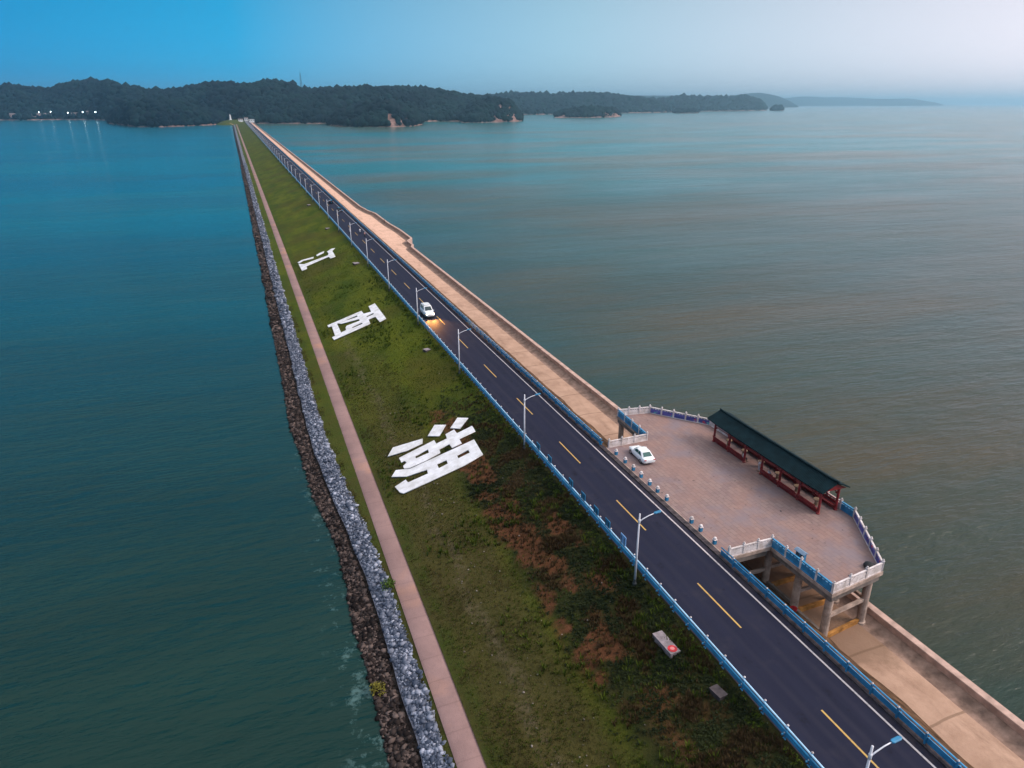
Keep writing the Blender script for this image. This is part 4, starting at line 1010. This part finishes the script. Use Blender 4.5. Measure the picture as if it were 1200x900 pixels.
SPUR = [(-7.69, 2294, 2424, -2), (-7.24, 2192, 2322, 21), (-6.09, 1935, 2065, 36), (-4.51, 1909, 2039, 39), (-3.16, 1960, 2090, 38), (-1.77, 2016, 2146, 28), (-0.53, 2079, 2209, 6)]
SPUR2 = [(6.71, 1921, 2051, 1), (7.62, 1809, 1939, 17), (9.48, 1764, 1894, 33), (11.36, 1754, 1884, 39), (12.95, 1812, 1942, 24), (13.6, 1956, 2086, -1)]
SPUR3 = [(16.49, 2118, 2238, 3), (17.45, 2116, 2236, 31), (18.74, 2161, 2281, 47), (20.04, 2210, 2330, 45), (20.62, 2262, 2382, 20), (21.13, 2317, 2437, -6)]
MID = [(18.43, 3487, 4387, 65), (20.36, 3614, 4514, 75), (23.57, 3760, 4660, 71), (26.77, 4094, 4994, 84), (29.29, 4299, 5199, 74), (30.85, 4516, 5416, 54), (33.01, 5008, 5908, 66), (34.83, 5313, 6213, 74), (37.21, 5675, 6575, 82), (38.26, 5906, 6806, 63), (38.84, 6065, 6965, 1)]
POINT = [(23.58, 2871, 2991, -1), (24.54, 2874, 2994, 11), (26.14, 2881, 3001, 21), (27.42, 2976, 3096, 20), (28.17, 3075, 3195, 9), (28.55, 3178, 3298, -9)]
ISLET1 = [(32.28, 4303, 4363, -2), (32.71, 4236, 4296, 10), (33.2, 4281, 4341, 1), (33.75, 4327, 4387, 7), (34.12, 4372, 4432, -5)]
ISLET2 = [(39.13, 6005, 6065, -5), (39.42, 5878, 5938, 19), (39.71, 5888, 5948, 22), (39.99, 6036, 6096, 1)]
FAR1 = [(26.12, 8199, 9699, 93), (29.27, 8257, 9757, 122), (32.99, 9122, 10622, 139), (36.0, 9778, 11278, 133), (37.48, 10247, 11747, 182), (38.35, 10297, 11797, 188), (39.22, 10349, 11849, 159), (40.36, 10422, 11922, 77), (40.93, 10460, 11960, 8)]
FAR2 = [(38.92, 16153, 18653, 98), (41.19, 16384, 18884, 189), (43.67, 17787, 20287, 178), (46.06, 18128, 20628, 139), (47.85, 18415, 20915, 148), (49.1, 18630, 21130, 81), (49.83, 18764, 21264, 14)]
FAR3 = [(-25,12500,14300,170),(-15.7, 12114, 13914, 182), (-7.9, 11119, 12919, 184), (-3.77, 10731, 12531, 149), (8.96, 9990, 11790, 198), (11.45, 9913, 11713, 162), (15.24, 9832, 11632, 139), (18.43, 9799, 11599, 151), (22.92, 9803, 11603, 139), (26.75, 9854, 11654, 79)]
surf_main = hill('hill', MAIN, 500, 16, 15000, 7.5, rocks=((5.95,.35,.62,.10),(10.5,.8,.04,.05)), kind_label='dark woodland on the long hill behind the dam')
hill('hill', SPUR, 160, 10, 2600, 7, rocks=(), kind_label='dark woodland on the low spur left of the dam')
hill('hill', SPUR2, 160, 10, 2200, 6.5, rocks=((9.6,.25,.35,.2),(10.5,.3,.5,.12),(11.4,.5,.18,.2),(8.4,.5,.15,.12),(12.2,.6,.15,.12)), kind_label='woodland on the rocky headland right of the dam')
hill('hill', SPUR3, 150, 9, 1700, 6.5, rocks=((19.5,.28,.55,.30),(20.1,.25,.45,.25),(19.3,.9,.12,.14),(20.5,.4,.2,.2)), kind_label='woodland on the headland with the pink cliff')
hill('hill', MID, 900, 40, 6500, 12, nz=.34, kind_label='bluish woodland on the middle distance ridge')
hill('headland', POINT, 150, 10, 1500, 6.5, rocks=((27.6,.5,.4,.35),(28.2,.4,.4,.4),(24.2,.4,.2,.2)), kind_label='woodland on the low point with a pink rocky tip')
hill('island', ISLET1, 70, 8, 420, 6, kind_label='trees on the twin small islet')
hill('island', ISLET2, 70, 8, 420, 6.5, kind_label='trees on the small round island at the end of the ridge')
hill('distant_hill', FAR1, 1500, 110, 0, 20, nz=.22)
hill('distant_hill', FAR2, 2500, 160, 0, 20, nz=.22)
hill('distant_hill', FAR3, 1800, 180, 0, 20, nz=.08)

# ------------------------------------------------------------------ far shore: buildings, monument, mast, lit lamps
def house(label, x, y, z, w, d, h, rz, wall, group=None, name='house', flat=False, rh=.35):
    t = thing(name, label, 'building', (x,y,z), rz, group)
    mb = MB(); mb.box(-w/2,w/2,-d/2,d/2,-3,h); mb.build('wall', wall, t)
    mb = MB()
    if flat: mb.box(-w/2-.4,w/2+.4,-d/2-.4,d/2+.4,h+.002,h+.5)
    else: mb.loft([[(xx,-d/2-.6,h),(xx,0,h+d*rh),(xx,d/2+.6,h),(xx,d/2+.6,h+.25),(xx,0,h+d*rh+.3),(xx,-d/2-.6,h+.25)] for xx in (-w/2-.5,w/2+.5)])
    mb.build('roof', M['tile_roof'] if not flat else M['wall_white'], t)
    for i in range(max(1,int(w/4))):
        mb = MB(); cx = -w/2+(i+.5)*w/max(1,int(w/4)); mb.box(cx-.7,cx+.7,-d/2-.06,-d/2+.1,1,h-.8); mb.build('window', M['glass'], t)
    return t
# knoll at the dam's far end
kn = MB(); V = []
mb = MB(); rings = []
for i in range(9):
    rr = 1-i/8; rings.append([(-30+rr*55*math.cos(a)*(1+.1*math.sin(3*a)), 2075+rr*75*math.sin(a), -12+15*(1-rr**2)+.8*n2(i,a*3,1.3)) for a in [2*math.pi*k/28 for k in range(28)]])
mb.loft(rings, True); setting(mb.build('knoll', M['grass'], smooth=True))
mb = MB(); mb.loft([[( -28-2*i, 1985+j*12, -9.5+i*1.1) for i in range(7)] for j in range(3)], False, False); setting(mb.build('red_earth_bank', M['berm'], fix=False))
t = thing('monument', 'white tapering monument on the green knoll at the far end of the dam', 'monument', (-37,2070,2.5))
mb = MB(); mb.lathe((0,0,0),[(4.5,-2),(4.5,.6),(3.2,.6),(3.2,1.6)],8); mb.build('plinth', M['wall_white'], t)
mb = MB(); mb.lathe((0,0,1.6),[(2.2,0),(2.0,5),(1.5,9),(.6,12),(.2,13)],8); mb.build('shaft', M['wall_white'], t)
house('small white gatehouse at the far end of the road, right side', 13, 2040, 0, 13, 7, 4.2, R(-4), M['wall_white'], name='gatehouse', flat=True)
house('low white shed at the far end of the road, left side', -13, 2048, 0.5, 11, 6, 3.4, R(5), M['wall_white'], name='shed')
house('white building centred behind the far end of the road', 1, 2075, .5, 9, 7, 5.6, 0, M['wall_white'], name='house')
def azr(az, r, z): return (CX+r*math.sin(R(az)), r*math.cos(R(az)), z)
def on_hill(az, u): return surf_main(az, u)[:3]
for i, (az, u, w, wall, lab) in enumerate(((-11.75,.05,30,M['wall_pink'],'pinkish lakeside house in the village on the left shore'),(-12.9,.05,24,M['wall_pink'],'low house at the left end of the far village'),(-11.2,.055,20,M['tile_roof'],'dark roofed house beside the pinkish lakeside house'),
      (-9.55,.05,22,M['wall_pink'],'pale house between the village lamps'),(-8.7,.06,18,M['tile_roof'],'small grey house behind the brightest village lamp'))):
    x,y,z = on_hill(az,u); house(lab, x, y, max(z,-7.5), w, 10, 6, R(-az), wall, name='house')
lm = None
vl = [(-11.54,.06,'faintest village lamp, leftmost on the far shore'),(-10.89,.06,'second village lamp from the left on the far shore'),(-9.95,.04,'middle village lamp on the far left shore'),(-9.1,.04,'second village lamp from the right on the far shore'),(-8.36,.04,'brightest and rightmost village lamp on the far shore')]
for i, (az,u,lab) in enumerate(vl):
    x,y,z = on_hill(az,u)
    t = thing('shore_lamp', lab, 'lamp', (x,y,max(z,-7)), 0, 'lit lamps in the far village')
    mb = MB(); mb.tube([(0,0,-2),(0,0,11)],[.35,.2],8); mb.build('pole', M['pole_white'], t)
    mb = MB(); mb.add([(p[0]*(1.0+.15*i),p[1]*(1.0+.15*i),12+p[2]*(1.0+.15*i)) for p in ICO2[0]],[tuple(k) for k in ICO2[1]]); mb.build('globe', M['village_light'], t, smooth=True)
x,y,z = on_hill(5.05,.98)
t = thing('radio_mast', 'tall thin lattice radio mast on the ridge behind the dam', 'mast', (x,y,z-2))
mb = MB(); hh = 56
for a in range(4):
    sx, sy = (1,1,-1,-1)[a], (1,-1,-1,1)[a]; mb.tube([(3*sx,3*sy,0),(.8*sx,.8*sy,hh)],[.45,.35],5)
mb.build('leg_frame', M['darkgrey'], t)
mb = MB()
for k in range(12):
    z0, z1 = hh*k/12, hh*(k+1)/12; w0, w1 = lerp(3,.8,k/12), lerp(3,.8,(k+1)/12)
    for (ax,ay),(bx,by) in (((1,1),(1,-1)),((1,-1),(-1,-1)),((-1,-1),(-1,1)),((-1,1),(1,1))): mb.tube([(ax*w0,ay*w0,z0),(bx*w1,by*w1,z1)],.2,4)
mb.build('lattice', M['darkgrey'], t)
mb = MB(); mb.tube([(0,0,hh),(0,0,hh+9)],.3,5); mb.build('antenna', M['darkgrey'], t)

# ------------------------------------------------------------------ haze
def haze():
    mb = MB(); mb.box(-42000,42000,-42000,42000,-13,232); o = mb.build('haze', [])
    m = bpy.data.materials.new('haze_air'); m.use_nodes = True; nt = m.node_tree; nt.nodes.remove(nt.nodes['Principled BSDF'])
    v = N(nt,'ShaderNodeVolumePrincipled'); v.inputs['Color'].default_value = (.52,.81,1,1); v.inputs['Density'].default_value = HAZE; v.inputs['Anisotropy'].default_value = .65
    L(nt, v.outputs[0], nt.nodes['Material Output'].inputs['Volume']); o.data.materials.append(m); return setting(o,'stuff','thin blue evening haze over the lake','haze')
HAZE = 8.5e-5
haze()

# ------------------------------------------------------------------ sky, sun, camera
SUN_AZ, SUN_EL = 118, 38        # degrees clockwise from +Y; low in the right behind the camera side
w = bpy.data.worlds.new('World'); SC.world = w; w.use_nodes = True; nt = w.node_tree
bg = nt.nodes['Background']; bg.inputs['Strength'].default_value = .13
sky = N(nt,'ShaderNodeTexSky'); sky.sky_type = 'NISHITA'; sky.sun_disc = False
sky.sun_elevation = R(SUN_EL); sky.sun_rotation = R(SUN_AZ); sky.air_density = 1.3; sky.dust_density = .6; sky.ozone_density = 3.0
tc = N(nt,'ShaderNodeTexCoord'); sp = N(nt,'ShaderNodeSeparateXYZ'); L(nt, tc.outputs['Generated'], sp.inputs[0])
cr = N(nt,'ShaderNodeValToRGB'); el = cr.color_ramp; el.elements[0].position = 0; el.elements[1].position = 1
el.elements[0].color = (.0,.13,.32,1); el.elements[1].color = (.78,.645,.685,1)
e_ = el.elements.new(.32); e_.color = (.012,.30,.565,1)
e_ = el.elements.new(.60); e_.color = (.31,.50,.63,1)
L(nt, rng(nt, sp.outputs[0], -.45, 1.0, smooth=False), cr.inputs[0])
bw = N(nt,'ShaderNodeRGBToBW'); L(nt, sky.outputs[0], bw.inputs[0])
soft = mix(nt, .94, sky.outputs[0], bw.outputs[0])
up = rng(nt, sp.outputs[2], .34, .92)
tint = mix(nt, up, cr.outputs[0], (3.3,3.25,3.3))
L(nt, mix(nt, 1.0, soft, tint, 'MULTIPLY'), bg.inputs['Color'])

sd = bpy.data.lights.new('sun','SUN'); sd.energy = 1.2; sd.angle = R(24); sd.color = (1,.78,.62)
so = bpy.data.objects.new('sun', sd); COL.objects.link(so)
az = R(SUN_AZ); el_ = R(SUN_EL); d = Vector((math.sin(az)*math.cos(el_), math.cos(az)*math.cos(el_), math.sin(el_)))
so.rotation_euler = d.to_track_quat('Z','Y').to_euler()
# the van's lit headlamps
for s in (-1,1):
    ld = bpy.data.lights.new('headlamp_beam','SPOT'); ld.energy = 1900; ld.color = (1,.40,.09); ld.spot_size = R(85); ld.spot_blend = .8; ld.shadow_soft_size = .12
    lo = bpy.data.objects.new('headlamp_beam', ld); COL.objects.link(lo); lo.location = (-1.75+s*.65, 141.75, .95)
    lo.rotation_euler = Vector((.22,-1,-.40)).to_track_quat('-Z','Y').to_euler()

cd = bpy.data.cameras.new('camera'); cd.sensor_width = 36; cd.lens = 832/1200*36; cd.clip_start = .5; cd.clip_end = 100000
co = bpy.data.objects.new('camera', cd); COL.objects.link(co); co.location = (CX, CY, 42.5)
co.rotation_euler = (R(90-21.575), 0, R(-20.36)); SC.camera = co
vs = SC.view_settings; vs.view_transform = 'Standard'; vs.look = 'None'; vs.gamma = 1; vs.use_curve_mapping = False; vs.exposure = 1.0
SC.cycles.volume_bounces = 1; SC.cycles.max_bounces = 6; SC.cycles.use_denoising = True
